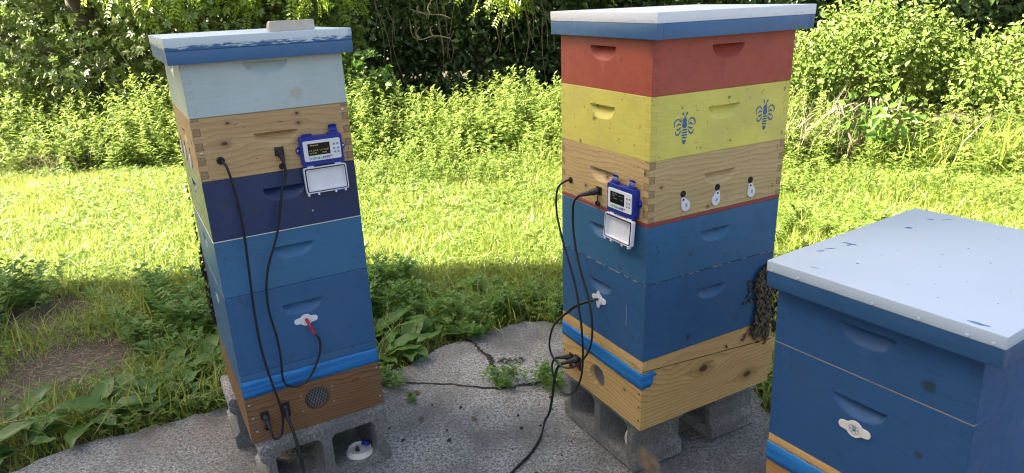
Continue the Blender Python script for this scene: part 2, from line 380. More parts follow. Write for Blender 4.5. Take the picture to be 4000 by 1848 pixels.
M_darkl = leafmat('shade_leaf', (.04, .085, .02), (.08, .135, .03), (.14, .18, .04), trans=.25, rough=.45)
M_rose = leafmat('bramble_leaf', (.09, .16, .025), (.23, .31, .055), (.30, .34, .09), trans=.38, rough=.5, spec=.3)
M_poke = leafmat('broad_leaf', (.08, .18, .025), (.17, .29, .04), trans=.4, rough=.35)
M_straw = leafmat('dry_stem', (.22, .18, .10), (.38, .32, .18), trans=.1, rough=.6)
M_straw2 = plain('straw', (.36, .30, .18), .6)
M_bark = plain('bark', (.10, .08, .06), .85, var=.5, bump=.8, sc=25)
M_twig = plain('twig', (.22, .17, .11), .8, var=.3)
# ------------------------------------------------------------ hive boxes
HHW, HHH = .114, .038
def hive_box(hv, z0, H, mat, name, label, cat='hive box', hht=None, hhd=.026, groups=None, sides=(1, 1, 1, 1), W=W0, D=D0, c=.0016, x0=0, y0=0):
    """hollow-looking timber box: perimeter grid with scooped hand-holds on every side"""
    cols = []                                                       # (point on perimeter, outward normal, along-coord relative to side centre, side)
    def side(p0, dr, L, nrm, k):
        us = [c, .02, L/2-HHW/2-.001] + list(L/2+HHW/2*np.sin(np.linspace(-1, 1, 25)*math.pi/2)) + [L/2+HHW/2+.001, L-.02, L-c]
        for u in us: cols.append((Vector((p0[0]+dr[0]*u, p0[1]+dr[1]*u, 0)), Vector((nrm[0], nrm[1], 0)), u-L/2, k))
    side((0, 0), (1, 0), W, (0, -1), 0); side((W, 0), (0, 1), D, (1, 0), 1); side((W, D), (-1, 0), W, (0, 1), 2); side((0, D), (0, -1), D, (-1, 0), 3)
    zs = [(0, 0, c), (c, 0, 0), (c+.001, 0, 0)]
    if hht:
        zs += [(hht-HHH-.0006, 0, 0)]+[(hht-HHH*(1-i/12), 1, 0) for i in range(13)] + [(hht, 0, 0)]
    zs += [(H-c, 0, 0), (H, 0, c)]
    vs = []; n = len(cols)
    for z, hh, ins in zs:
        for p, nm, u, k in cols:
            d = ins
            if hh and sides[k] and abs(u) < HHW/2:
                h = HHH*(1-abs(2*u/HHW)**2.6)**.6
                t = (hht-z)/max(h, 1e-5)
                if t < 1: d = hhd*(1-t)*min(1, h/HHH*1.1)+.0004
            q = p - nm*d; vs.append((q.x+x0, q.y+y0, z))
    fs = [(r*n+i, r*n+(i+1) % n, (r+1)*n+(i+1) % n, (r+1)*n+i) for r in range(len(zs)-1) for i in range(n)]
    fs += [tuple(range(n))[::-1], tuple((len(zs)-1)*n+i for i in range(n))]
    me = bpy.data.meshes.new(name); me.from_pydata(vs, [], fs); me.update()
    root = empty(name, FR[hv] @ T((0, 0, z0)))
    link('body', me, mat, root, None, 24)
    tag(root, label, cat, groups)
    return root
def screws(root, pts, face='F', mat=None, r=.0042):
    for (u, z) in pts:
        mb = MB(); Mx = (T((u, .0, z)) @ Matrix.Rotation(R(90), 4, 'X')) if face == 'F' else (T((W0, u, z)) @ Matrix.Rotation(R(90), 4, 'Y'))
        mb.lathe([(r, -.001), (r, .0006), (r*.8, .0011), (r*.35, .0011), (r*.25, .0004)], 12, Mx)
        mb.build('screw', mat or M_steel, root)
# --- left stack
b = hive_box(0, .2315, .2455, M_blueB, 'hive_box', 'medium blue hive box with a winged white sensor disc, lowest of the left stack', hht=.188)
b = hive_box(0, .478, .166, M_blueA, 'hive_box', 'plain medium blue hive box under the navy box in the left stack', hht=.1205)
navy = hive_box(0, .6457, .1665, M_navy, 'hive_box', 'dark navy hive box between the bare pine box and the blue boxes', hht=.1245)
pineA = hive_box(0, .8128, .1655, M_pineA, 'hive_box', 'unpainted pine hive box with dark box joints in the left stack', hht=.1105)
whitebox = hive_box(0, .9792, .1655, M_white, 'hive_box', 'pale white hive box directly under the cover of the left stack', hht=.1295, hhd=.018)
MB().box(-.0012, -.0012, .1655, W0+.0012, .02, .1672).box(-.0012, .02, .1655, .02, D0, .1672).build('paint_seam', plain('seam_white', (.75, .75, .7), .6), None and b, None)
bpy.data.objects['paint_seam'].parent = bpy.data.objects['hive_box.001']
# --- middle stack
deep2 = hive_box(1, .2295, .2375, M_blueD, 'hive_box', 'blue deep hive box with bees crawling on its far right corner', hht=.18)
blue2 = hive_box(1, .4677, .166, M_blueC, 'hive_box', 'blue hive box under the thin red rim in the middle stack', hht=.1205)
rim = hive_box(1, .6345, .0105, M_rimred, 'rim_board', 'thin chipped red rim under the bare pine box of the middle stack', 'rim', c=.001)
pineB = hive_box(1, .6456, .167, M_pineB, 'hive_box', 'unpainted pine hive box with three small vent holes, marked 2', hht=.11)
yel = hive_box(1, .8131, .1665, M_yel, 'hive_box', 'yellow hive box stencilled with two blue bees', hht=.124)
red = hive_box(1, .9798, .168, M_red, 'hive_box', 'barn red hive box under the cover of the middle stack', hht=.1155, hhd=.03)
# --- near stack
n1 = hive_box(2, .1328, .2375, M_blueE, 'hive_box', 'dark blue deep hive box with a printed winged badge, lower box of the nearest stack', hht=.1815)
n2 = hive_box(2, .3708, .166, M_blueE, 'hive_box', 'dark blue hive box directly under the large white cover of the nearest stack', hht=.104)
MB().box(.0005, -.0004, .2372, W0, .01, .2384).build('wood_seam', plain('seam_wood', (.32, .27, .2), .7), n1)
for h_, z_ in ((deep2, .2377),):
    s_ = NT('seam_chipped'); s_.fin(s_.mix(s_.ramp(s_.noise(s_.co(), 45, 3), .5, .56), (.02, .06, .13), (.4, .33, .22)), .7)
    MB().box(-.0003, -.0005, z_-.0008, W0+.0004, .006, z_+.0006).box(W0-.006, .006, z_-.0008, W0+.0005, D0, z_+.0006).build('chipped_seam', s_.m, h_)
# ------------------------------------------------------------ covers
def cover(hv, zb, zm, zt, ox, oy, W, D, mat, label, mm, nails=(), over=.0012):
    root = empty('hive_cover', FR[hv] @ T((W0/2+ox-W/2, D0/2+oy-D/2, zb)))
    H1, H2 = zm-zb, zt-zb
    mb = MB(); t = .019
    mb.box(0, 0, 0, W, t, H1-.0002, .0012).box(0, D-t, 0, W, D, H1-.0002, .0012).box(0, t, 0, t, D-t, H1-.0002, .0012).box(W-t, t, 0, W, D-t, H1-.0002, .0012)
    mb.build('wooden_rim', mat, root)
    c2 = MB(); c2.box(-over, -over, H1, W+over, D+over, H2, .0022); c2.build('metal_top', mm, root)
    nb = []
    for (sd, u, z) in nails:
        q = MB(); Mx = T((u, -over, z)) @ Matrix.Rotation(R(90), 4, 'X') if sd == 'F' else T((W+over, u, z)) @ Matrix.Rotation(R(90), 4, 'Y')
        q.lathe([(.0035, 0), (.0032, .0008), (.0015, .0014)], 10, Mx); q.build('nail', mm, root)
    tag(root, label, 'hive cover'); return root
cover(0, 1.1165, 1.149, 1.1802, -.0006, -.0048, .4647, .5549, M_cover, 'blue rimmed hive cover with smeared white paint on its metal top, left stack',
      metal_top('smeared_white_metal', (.58, .66, .70), .0325, blue_edge=.036), [('F', u, .041) for u in (.03, .16, .30, .44)])
cover(1, 1.1199, 1.1574, 1.1833, .0085, .0022, .4666, .5528, M_cover, 'clean white metal cover with blue rim on top of the red box',
      metal_top('white_metal', (.76, .80, .84), 0, top_marks=1), [('F', u, .046) for u in (.02, .11, .20, .29, .38, .45)]+[('R', u, .046) for u in (.03, .13, .22, .31, .40, .50)])
cover(2, .5075, .5426, .5663, .0133, -.0004, .4572, .5601, paint('paint_blue_cover_dark', (.020, .082, .195), joints=0, seed=15, dirt=.2, coat=.1), 'large white topped hive cover in the right foreground with a few blue paint smudges',
      metal_top('white_metal_near', (.47, .56, .66), 0, top_marks=1), [('F', u, .040) for u in (.014, .075, .155, .235, .32, .40, .44)])
SM = [(.040, .182, .020, .004, .15), (.046, .176, .011, .003, 1.5), (.028, .097, .010, .003, .9), (.0325, .125, .012, .002, 1.1), (.064, .373, .008, .005, .4), (.063, .465, .010, .003, .2), (.090, .491, .012, .002, 1.0), (.078, .005, .010, .0014, .1), (.40, -.014, .016, .004, .1)]
DT = [(.120, .088, .0035), (.124, .165, .0018), (.2, .258, .0018), (.2825, .275, .0022), (.215, .329, .002), (.2325, .1865, .002), (.305, .04, .0016), (.13, .218, .0015), (.381, .09, .0018), (.241, .059, .0014), (.27, .096, .0014), (.086, .363, .0016)]
nc = bpy.data.objects['hive_cover.002']; ink_ = plain('smudge_blue', (.05, .15, .32), .5, var=.4, sc=200); dot_ = plain('speck_brown', (.10, .05, .03), .8)
ox_, oy_ = W0/2+.0133-.4572/2, D0/2-.0004-.5601/2
def smudge(x, y, l, wd, a, mat, nm='paint_smudge'):
    L = []
    for k in range(14):
        t = k/14*6.283; r = 1+random.uniform(-.35, .35); px, py = l*math.cos(t)*r, wd*math.sin(t)*r
        L.append((x-ox_+px*math.cos(a)-py*math.sin(a), y-oy_+px*math.sin(a)+py*math.cos(a), .0588+.0003))
    MB().add(L, [tuple(range(14))]).build(nm, mat, nc, None, None)
for q in SM: smudge(*q, ink_)
for q in DT: smudge(q[0], q[1], q[2], q[2]*.8, 0, dot_, 'dirt_speck')
# cream block of foam on the left cover
cr = MB(); 
L = [(.2315, 0), (.347, 0), (.3485, .003), (.3485, .0245), (.346, .0265), (.30, .0262), (.26, .0268), (.236, .0262), (.2325, .022), (.2298, .012)]
me = plate([[(x, z) for x, z in L]], .034, .0006)
o = link('foam_block', me, plain('cream_foam', (.52, .48, .40), .85, var=.08, bump=.4, sc=90), None, None, 30)
o.matrix_world = FR[0] @ T((0, .031, 1.1804)); tag(o, 'cream slab of foam lying on top of the left stack cover', 'foam block')
# ------------------------------------------------------------ bases
def base(hv, z0, H, mat, vent, label, vlen=D0, ends=None, topfar=None):
    root = empty('hive_stand', FR[hv] @ T((0, 0, z0)))
    t = .019; cx, cz, r = vent
    me = plate([[(0, 0), (W0, 0), (W0, H), (0, H)], circ(cx, cz, r, 40)], t)
    me.transform(T((0, t, 0))); link('front_panel', me, mat, root, None, 30)
    zf = topfar or H
    mb = MB()
    for x in (0, W0-t):
        vs = [(x+a, y, z) for a in (0, t) for (y, z) in ((t+.0004, 0), (vlen, 0), (vlen, zf), (t+.0004, H))]
        mb.add(vs, [(0, 1, 2, 3), (7, 6, 5, 4), (0, 4, 5, 1), (1, 5, 6, 2), (2, 6, 7, 3), (3, 7, 4, 0)])
    mb.build('side_panel', mat, root)
    MB().box(t, vlen-t, 0, W0-t, vlen-.001, zf-.01).box(t, t, zf-.02, W0-t, vlen-t, zf-.012).box(t, t, .004, W0-t, vlen-t, .012).build('inner_boards', M_dark, root)
    mb = MB(); k = -r*1.05
    while k < r*1.05:
        hwd = r*1.05
        mb.tube([(cx+k, .0165, cz-hwd), (cx+k, .0165, cz+hwd)], .0006, 5, True, 1); mb.tube([(cx-hwd, .0155, cz+k), (cx+hwd, .0155, cz+k)], .0006, 5, True, 1); k += .0048
    mb.build('vent_mesh', M_wire, root)
    tag(root, label, 'hive stand'); return root
base1 = base(0, 0, .16, M_base1, (.208, .091, .0385), 'dark cedar hive base with round wire vent under the left stack')
base2 = base(1, 0, .197, M_base2, (.197, .0775, .0385), 'honey coloured pine hive base with two big knots under the middle stack', vlen=.535, topfar=.155)
base3 = base(2, -.115, .2285, M_base3, (.2, .09, .0385), 'reddish brown wooden base at the bottom of the nearest stack')
screws(base1, [(.0103, .1324), (.0151, .0868), (.0199, .0396), (.4046, .1341), (.405, .03)], mat=M_steel, r=.0036)
screws(base1, [(.2575, .1171), (.2565, .0626), (.1592, .1118), (.1590, .0605)], r=.0028)
screws(base2, [(.0075, .085), (.0075, .037), (.0075, .15), (.4026, .1197), (.4026, .0748), (.4026, .0297)], mat=plain('screw_dark', (.12, .10, .09), .4, .8), r=.0036)
screws(base2, [(.1472, .103), (.1476, .0531), (.2454, .1029), (.2455, .0521)], r=.0028)
screws(pineA, [(.0135, .0745)]); screws(pineA, [(.397, .148)])
# painted rim on the left base, wedge rim on the middle base, wooden rim on the near base
def rimf(hv, z0, H, mat, label, vlen=D0, wedge=0.0):
    root = empty('bottom_board', FR[hv] @ T((0, 0, z0))); t = .019
    MB().box(.0005, .0008, 0, W0-.0005, t, H, .001).build('front_rail', mat, root)
    mb = MB()
    for x in (.0005, W0-t-.0005):
        vs = [(x+a, y, z) for a in (0, t) for (y, z) in ((t+.0004, 0), (vlen, -wedge), (vlen, H), (t+.0004, H))]
        mb.add(vs, [(0, 1, 2, 3), (7, 6, 5, 4), (0, 4, 5, 1), (1, 5, 6, 2), (2, 6, 7, 3), (3, 7, 4, 0)])
    mb.build('side_rail', mat, root); tag(root, label, 'bottom board'); return root
rimf(0, .1603, .0710, M_blueB, 'blue painted bottom board with a strip of painter tape along it, left stack')
rimf(1, .1976, .0315, M_shim, 'bare pine bottom board between deep blue box and knotty base', .53, .040)
rimf(2, .1140, .0184, M_shim, 'thin brown wooden board under the lowest blue box of the nearest stack')
MB().tube([(W0, .0, .1970), (W0, .53, .1552)], .0009, 6, True, 1).build('joint_line', M_dark, base2)
# landing strip at the far end of the middle base
o = MB().box(.004, .5355, .02, W0-.002, .5505, .153, .001).build('landing_board', M_base2, base2)
# ------------------------------------------------------------ tape
def tape(hv, pts, label, flap=None):
    root_mb = MB(); n = 60; vs = []; fs = []
    for i in range(n+1):
        u = -.001+(W0+.002)*i/n
        zb = np.interp(u, pts[0], pts[1]); zt = np.interp(u, pts[0], pts[2])
        for j in range(5):
            z = zb+(zt-zb)*j/4
            wv = .0004*math.sin(u*90+j*1.7)+.0006*math.sin(u*31+j)+(.0008 if j in (1, 3) else 0)+(.0007*math.sin(u*300) if j in (0, 4) else 0)
            vs.append((u, -.0016-abs(wv), z+.0006*math.sin(u*120+j)))
    for i in range(n):
        for j in range(4): a = i*5+j; fs.append((a, a+5, a+6, a+1))
    root_mb.add(vs, fs)
    if flap:
        o0 = len(vs); vs2 = []
        for i in range(7):
            v = .0+flap*i/6
            for j in range(5):
                z = pts[1][-1]+(pts[2][-1]-pts[1][-1])*j/4 - .004*i*(1-j/5)*.3+v*.28*(1 if j < 3 else .2)
                vv = v*(1-.28*abs(j-3)/2+(.10 if j % 2 else 0))
                vs2.append((W0+.0012+.0012*math.sin(i*1.3+j*2)+.0010*i*.7, vv-.001, z))
        root_mb.add(vs2, [(i*5+j, (i+1)*5+j, (i+1)*5+j+1, i*5+j+1) for i in range(6) for j in range(4)])
    o = root_mb.build('painters_tape', M_mask, None, None, 60)
    o.matrix_world = FR[hv]
    so_ = o.modifiers.new('s', 'SOLIDIFY'); so_.thickness = .0005
    tag(o, label, 'tape'); return o
tape(0, ([0, W0], [.157, .155], [.212, .203]), 'blue painter tape across the bottom of the left stack')
tape(1, ([0, .2, W0], [.146, .141, .139], [.196, .194, .192]), 'blue painter tape on the pine base of the middle stack with a loose folded end', flap=.047)
tape(2, ([0, W0], [.062, .062], [.112, .112]), 'blue painter tape at the foot of the nearest stack')
# ------------------------------------------------------------ cinder blocks
def cinder(name_label, hv, x0, y0, zt, ztilt=0, yaw=0, holes=True):
    Lb, Hb = .397, .194
    ol = [(.006, 0), (.0, .006), (0, .048), (.018, .066), (.018, .128), (0, .146), (0, Hb-.006), (.006, Hb), (Lb-.006, Hb), (Lb, Hb-.006), (Lb, .146), (Lb-.018, .128), (Lb-.018, .066), (Lb, .048), (Lb, .006), (Lb-.006, 0)]
    # resample outline and roughen
    def rough(L, a):
        out = []
        for i, p in enumerate(L):
            q = L[(i+1) % len(L)]; n = max(1, int(math.hypot(q[0]-p[0], q[1]-p[1])/.006))
            for k in range(n): out.append((p[0]+(q[0]-p[0])*k/n+random.uniform(-a, a), p[1]+(q[1]-p[1])*k/n+random.uniform(-a, a)))
        return out
    lp = [rough(ol, .0009)]
    if holes: lp += [rough(rrect(.042, .034, .182, .160, .02), .0010), rough(rrect(.215, .034, .355, .160, .02), .0010)]
    me = plate(lp, .194, .003)
    o = link('cinder_block', me, M_block, None, None, 40)
    o.matrix_world = FR[hv] @ T((x0, y0, zt-Hb)) @ Matrix.Rotation(R(yaw), 4, 'Z') @ T((0, .194, 0))
    tag(o, name_label, 'cinder block'); return o
cinder('grey cinder block with open cells under the near edge of the left stack', 0, .012, -.032, -.0005)
cinder('grey cinder block barely showing under the far edge of the left stack', 0, -.026, .31, -.0005)
cinder('grey cinder block with two dark cells under the near edge of the middle stack', 1, -.030, .022, -.0006, yaw=0)
cinder('grey cinder block with a blank end under the far edge of the middle stack', 1, -.025, .345, -.0006)
cinder('grey cinder block under the nearest stack', 2, .01, .02, -.1156)
cinder('grey cinder block under the far edge of the nearest stack', 2, .01, .30, -.1156)
# ------------------------------------------------------------ controllers
def controller(hv, cx, cz, open_left, label, lines, mt):
    root = empty('control_box', FR[hv] @ T((cx, 0, cz)))
    w2, h2, dp = .059, .041, .021
    ol = rrect(-w2, -h2, w2, h2, .006)
    ears = []
    me = plate([ol], dp, .0015); link('case', me, M_plastB, root, None, 40)
    for sx in (-1, 1):
        e = [(sx*w2*.96, -.013), (sx*(w2+.0095), -.003), (sx*(w2+.0105), .0035), (sx*(w2+.0085), .009), (sx*w2*.96, .017)]
        if sx < 0: e = e[::-1]
        ear = link('mounting_ear', plate([e, circ(sx*(w2+.0045), .003, .0018, 10)], .006, .0008), M_plastB, root, None, 40)
        q = MB(); q.lathe([(.0032, 0), (.0032, .0014), (.0012, .0018)], 10, T((sx*(w2+.0045), -.006, .003)) @ Matrix.Rotation(R(90), 4, 'X')); q.build('screw', M_steel, ear)
    fm = plate([rrect(-.052, -.0285, .052, .0285, .005)], .0035, .0009, M=T((0, -dp+.0008, .001))); fp = link('faceplate', fm, M_plastW, root, None, 40)
    yf = -dp+.0008-.0035
    sc = link('display', plate([rrect(-.040, -.0115, .0215, .0215, .0008)], .0006, M=T((0, yf+.0001, 0))), M_screen, fp, None)
    ys = yf-.0007
    for (st, x, z, sz) in lines:
        tm = text(st, sz, .00008, T((x, ys, z)), 'LEFT'); link('display_text', tm, mt, fp)
    for i, (bx, bz, mm_) in enumerate(((.0335, .0138, M_btnr), (.0437, .0138, M_btng), (.0335, .0015, M_btn), (.0437, .0015, M_btn), (.0335, -.0085, M_btn), (.0437, -.0085, M_btn))):
        MB().box(bx-.0025, yf-.0012, bz-.0025, bx+.0025, yf+.0004, bz+.0025, .0008).build('button', mm_, fp)
    t1 = text('THERMA', .0094, .00012, T((-.0405, yf-.0002, -.0205)), 'LEFT', .00022, 1.05); link('lettering', t1, M_green, fp)
    wv = max(v.co.x for v in t1.vertices)
    t2 = text('HIVE', .0094, .00012, T((wv+.0008, yf-.0002, -.0205)), 'LEFT', .00035, 1.05); link('lettering', t2, M_navyp, fp)
    wv = max(v.co.x for v in t2.vertices)
    t3 = text('TM', .0048, .00012, T((wv+.0005, yf-.0002, -.0185)), 'LEFT', .0002); link('lettering', t3, M_navyp, fp)
    # hinges and latches along the top
    for sx, op in ((-1, open_left), (1, True)):
        xc = sx*.0365
        MB().box(xc-.0145, -dp*.8, h2-.002, xc+.0145, -.004, h2+.005, .001).build('hinge', M_plastB, root)
        if op:
            pr = [(0, 0), (.0012, .004), (-.001, .009), (-.0035, .013), (-.002, .018), (.0015, .021), (.005, .0215)]
            vs = []
            for (yy, zz) in pr:
                for s_ in (-1, 1):
                    for th in (0, .0022): vs.append((xc+.002+s_*.0112, -.012-yy-th, h2+.0045+zz))
            fs = []
            for i in range(len(pr)-1):
                a = i*4; fs += [(a, a+4, a+6, a+2), (a+1, a+3, a+7, a+5), (a, a+1, a+5, a+4), (a+2, a+6, a+7, a+3)]
            fs += [(0, 2, 3, 1), (a+4, a+5, a+7, a+6)]
            MB().add(vs, fs).build('latch', M_plastB, root)
        else:
            MB().tube([(xc-.0125, -dp*.9, h2+.006), (xc+.0125, -dp*.9, h2+.006)], .0028, 8, True, 1).build('latch', M_plastB, root)
    # open lid hanging below
    lid = empty('lid', Matrix.Identity(4)); bpy.data.objects.remove(lid)
    Lm = T((0, -.0135, -h2-.003)) @ Matrix.Rotation(R(-4), 4, 'X')
    lw, lh = .0605, .071
    tray = plate([rrect(-lw, -lh-.003, lw, -.001, .006)], .0035, .001, M=T((0, 0, 0))); lo = link('lid', tray, M_plastW, root, Lm, 40)
    link('lid_wall', plate([rrect(-lw, -lh-.003, lw, -.001, .006), rrect(-lw+.0028, -lh-.0002, lw-.0028, -.0038, .004)], .0095, .0006, M=T((0, -.0032, 0))), M_plastW, lo, None, 40)
    link('gasket', plate([rrect(-lw+.0048, -lh+.0018, lw-.0048, -.0058, .004), rrect(-lw+.0060, -lh+.003, lw-.0060, -.0070, .0035)], .0104, 0, M=T((0, -.0032, 0))), M_black, lo)
    link('inner_wall', plate([rrect(-lw+.0060, -lh+.003, lw-.0060, -.0070, .0035), rrect(-lw+.0078, -lh+.0048, lw-.0078, -.0088, .003)], .0098, 0, M=T((0, -.0032, 0))), M_plastW, lo)
    link('recess_rib', plate([rrect(.026, -.052, .0475, -.0175, .001), rrect(.0275, -.0505, .046, -.019, .0008)], .0012, 0, M=T((0, -.0035, 0))), M_plastW, lo)
    for x in (-.055, -.027, .022, .050):
        MB().box(x-.0025, -.0125, -lh-.0095, x+.0025, -.002, -lh-.0022, .0006).build('clip', M_plastW, lo)
    for x in (-.041, .036): MB().tube([(x-.011, -.006, -lh-.0065), (x+.011, -.006, -lh-.0065)], .0036, 8, True, 1).build('latch_bar', M_plastB, lo)
    for x in (-.0385, .040):
        MB().tube([(x-.009, -.0155, -h2-.001), (x+.009, -.0155, -h2-.001)], .0040, 10, True, 1).build('hinge', M_plastW, root)
        MB().box(x-.0145, -.019, -h2-.004, x-.0095, -.006, -h2+.003, .0008).box(x+.0095, -.019, -h2-.004, x+.0145, -.006, -h2+.003, .0008).build('hinge_block', M_plastB, root)
    tag(root, label, 'control box'); return root
controller(0, .3200, .8590, False, 'blue and white electronic controller with open lid on the left stack pine box',
           [('Thermal', -.0335, .0165, .0068), ('o T: 117.4F', -.0375, .0015, .0056), ('o T: 112.8F', -.0085, .0015, .0056), ('H: 20.7%', -.0355, -.0055, .0054), ('00:00', -.0005, -.0055, .0054)], M_gold)
controller(1, .3210, .6925, True, 'blue and white electronic controller with open lid beside the corner of the middle stack',
           [('Thermal', -.030, .0165, .0062), ('Hive', -.030, .0105, .0062), ('UP 111.2', -.004, .014, .005), ('Tue Mar', -.026, .0035, .005), ('Probe', .004, .0035, .005)], M_dim)
# ------------------------------------------------------------ winged sensor discs
def winged():
    pts = []
    R1, r2, dx = .0185, .0092, .0255
    base_ = [(R1*math.cos(R(a)), R1*math.sin(R(a))) for a in range(32, 149, 8)]
    left = [(-dx+r2*math.cos(R(a)), r2*math.sin(R(a))) for a in range(90, 271, 15)]
    bot = [(R1*math.cos(R(a)), R1*math.sin(R(a))) for a in range(212, 329, 8)]
    right = [(dx+r2*math.cos(R(a)), r2*math.sin(R(a))) for a in range(-90, 91, 15)]
    return base_+left+bot+right
def sensor(hv, box, x, z, mat, four=False, n_='sensor_disc'):
    me = plate([winged()], .003, .0007); o = link(n_, me, mat, box, T((x, -.0002, z)), 40); return o
boxL = bpy.data.objects['hive_box']
sensor(0, boxL, .2096, .3586-.2315, M_plastW)
s2 = sensor(1, deep2, .204, .349-.2295, M_plastW)
me = plate([winged()], .0025, .0006); me.transform(Matrix.Rotation(R(90), 4, 'Y')); 
link('sensor_disc', me, M_plastW, deep2, T((.204, -.0034, .349-.2295)) @ Matrix.Scale(.8, 4), 40)
s3 = sensor(2, n1, .2035, .2515-.1328, M_white3)
# honeycomb print on the near badge
mb = MB(); hx = []
def hexa(cx, cz, r): 
    P = [(cx+r*math.cos(R(60*k+30)), -.0034, cz+r*math.sin(R(60*k+30))) for k in range(7)]
    mb.tube(P, .00035, 4, False, 1)
for a in (30, -30, -90, -150, 150): hexa(.0075*math.cos(R(a)), .0072*math.sin(R(a)), .0042)
mb.tube([(-.001, -.0034, .006), (.0012, -.0034, .009), (.0035, -.0034, .0105)], .00035, 4, False, 1); mb.tube([(-.002, -.0034, .006), (-.0042, -.0034, .009), (-.0065, -.0034, .0105)], .00035, 4, False, 1)
mb.tube([(-.0025, -.0034, .0035), (0, -.0034, .0062), (.0025, -.0034, .0035)], .00035, 4, False, 1)
mb.build('honeycomb_print', M_navyp, s3)
link('flame_print', plate([[(0, -.0042), (.0028, -.0028), (.003, -.0004), (.0012, .0014), (.0008, .0044), (-.0012, .001), (-.0028, -.0008), (-.0024, -.003)]], .0004, M=T((0, -.0031, 0))), plain('flame_green', (.02, .35, .08), .5), s3)
# ------------------------------------------------------------ vent discs, joints
def disc_hole(box, face, u, z, rot):
    Mx = T((W0, u, z)) @ Matrix.Rotation(R(90), 4, 'Z') if face == 'R' else T((0, u, z)) @ Matrix.Rotation(R(-90), 4, 'Z')
    link('vent_hole', plate([circ(0, 0, .0098, 20)], .0006), M_dark, box, Mx)
    L = circ(0, 0, .0078, 12, 20, 160)+circ(0, -.020, .0155, 18, 160, 380)
    me = plate([L, circ(0, .0005, .0038, 12)], .0035, .0008); me.transform(Matrix.Rotation(R(rot), 4, 'Y'))
    o = link('vent_cover', me, M_plastW, box, Mx @ T((0, -.0005, -.0165)), 40)
    link('cover_hole', plate([circ(0, .0, .0037, 12)], .0008), M_dark, o, Matrix.Rotation(R(rot), 4, 'Y') @ T((0, -.0002, .0005)))
    link('cover_mark', plate([[(.001, -.012), (.006, -.0155), (.003, -.0245), (-.0035, -.021)]], .0003), plain('mark_grey', (.35, .35, .35), .5), o, Matrix.Rotation(R(rot), 4, 'Y') @ T((0, -.0035, 0)))
disc_hole(pineB, 'R', .1205, .064, -28); disc_hole(pineB, 'R', .2465, .0628, 16); disc_hole(pineB, 'R', .3748, .0638, -14)
for u in (.18, .32, .44): disc_hole(pineA, 'L', u, .058, 15)
for (x, z, st, f) in ((.398, .137, '2', 'F'), (.397, .035, '2', 'F'), (.475, .148, '2', 'R'), (.468, .033, '2', 'R')):
    tm = text(st, .016, .0001, Matrix.Identity(4)); link('painted_number', tm, M_ink, pineB, T((x, -.0003, z)) if f == 'F' else T((W0+.0003, x, z)) @ Matrix.Rotation(R(90), 4, 'Z'))
tm = text('1', .014, .0001); link('painted_number', tm, M_ink, pineA, T((.401, -.0003, .036)))
# bee stencils (child meshes, flat paint)
def bee_stencil(v, z, k=1.0):
    mb = MB()
    def poly(L): mb.add([(a, 0, b) for a, b in L], [tuple(range(len(L)))])
    def band(P, wd):
        n = len(P); 
        for i in range(n-1):
            (x0, z0), (x1, z1) = P[i], P[i+1]; dx, dz = x1-x0, z1-z0; l = math.hypot(dx, dz) or 1; nx, nz = -dz/l, dx/l
            w0 = wd*math.sin(math.pi*(.15+.7*i/(n-1))); w1 = wd*math.sin(math.pi*(.15+.7*(i+1)/(n-1)))
            poly([(x0+nx*w0, z0+nz*w0), (x0-nx*w0, z0-nz*w0), (x1-nx*w1, z1-nz*w1), (x1+nx*w1, z1+nz*w1)])
    poly(circ(0, .012, .0075, 16, rz=.0085)); mb.v[-1]
    poly([(a, b) for a, b in circ(0, .001, .0088, 16, rz=.009)]); poly([(-.006, .003), (.006, .003), (.0055, .012), (-.0055, .012)])
    for s_ in (-1, 1):
        band([(s_*.002, .019), (s_*.0035, .026), (s_*.006, .031)], .0013); poly(circ(s_*.0068, .031, .0032, 10))
        band([(s_*(.011+.016*t), .007+.011*math.sin(t*2.0)) for t in (0, .25, .5, .75, 1)]+[(s_*.0345, .012), (s_*.036, .005), (s_*.034, -.003)], .0020)
        band([(s_*.012, .002), (s_*.020, .005), (s_*.028, .000)][::1], .0026); band([(s_*.012, -.004), (s_*.020, -.009), (s_*.028, -.009)], .0028)
        band([(s_*.011, -.011), (s_*.016, -.018), (s_*.023, -.024), (s_*.029, -.021), (s_*.031, -.013)], .0022)
    for i, (zz, ww) in enumerate(((-.0135, .0075), (-.0205, .0088), (-.0275, .0092), (-.0345, .0082))): poly([(-ww, zz), (ww, zz+.0003), (ww*.95, zz+.0042), (-ww*.95, zz+.0040)])
    poly([(-.0068, -.0385), (.0068, -.0385), (.0045, -.045), (0, -.0515), (-.0045, -.045)])
    seen = MB()
    for j, f in enumerate(mb.f):                                      # tiny offset per piece keeps faces from sharing a plane
        seen.add([(mb.v[i][0]*k, -.0003-.00003*j, mb.v[i][2]*k) for i in f], [tuple(range(len(f)))])
    seen.build('bee_stencil', M_stencil, yel, T((W0, v, z-.8131)) @ Matrix.Rotation(R(90), 4, 'Z'))
bee_stencil(.1128, .897); bee_stencil(.410, .900)
# paint drip on the deep box
o = link('paint_streak', plate([[(0, 0), (.0012, .003), (.0009, .02), (.0006, .045), (.0008, .062), (0, .068), (-.0004, .05), (-.0006, .02), (-.0009, .004)]], .0004), plain('streak', (.25, .36, .42), .5), deep2, T((.335, -.0001, .085)))
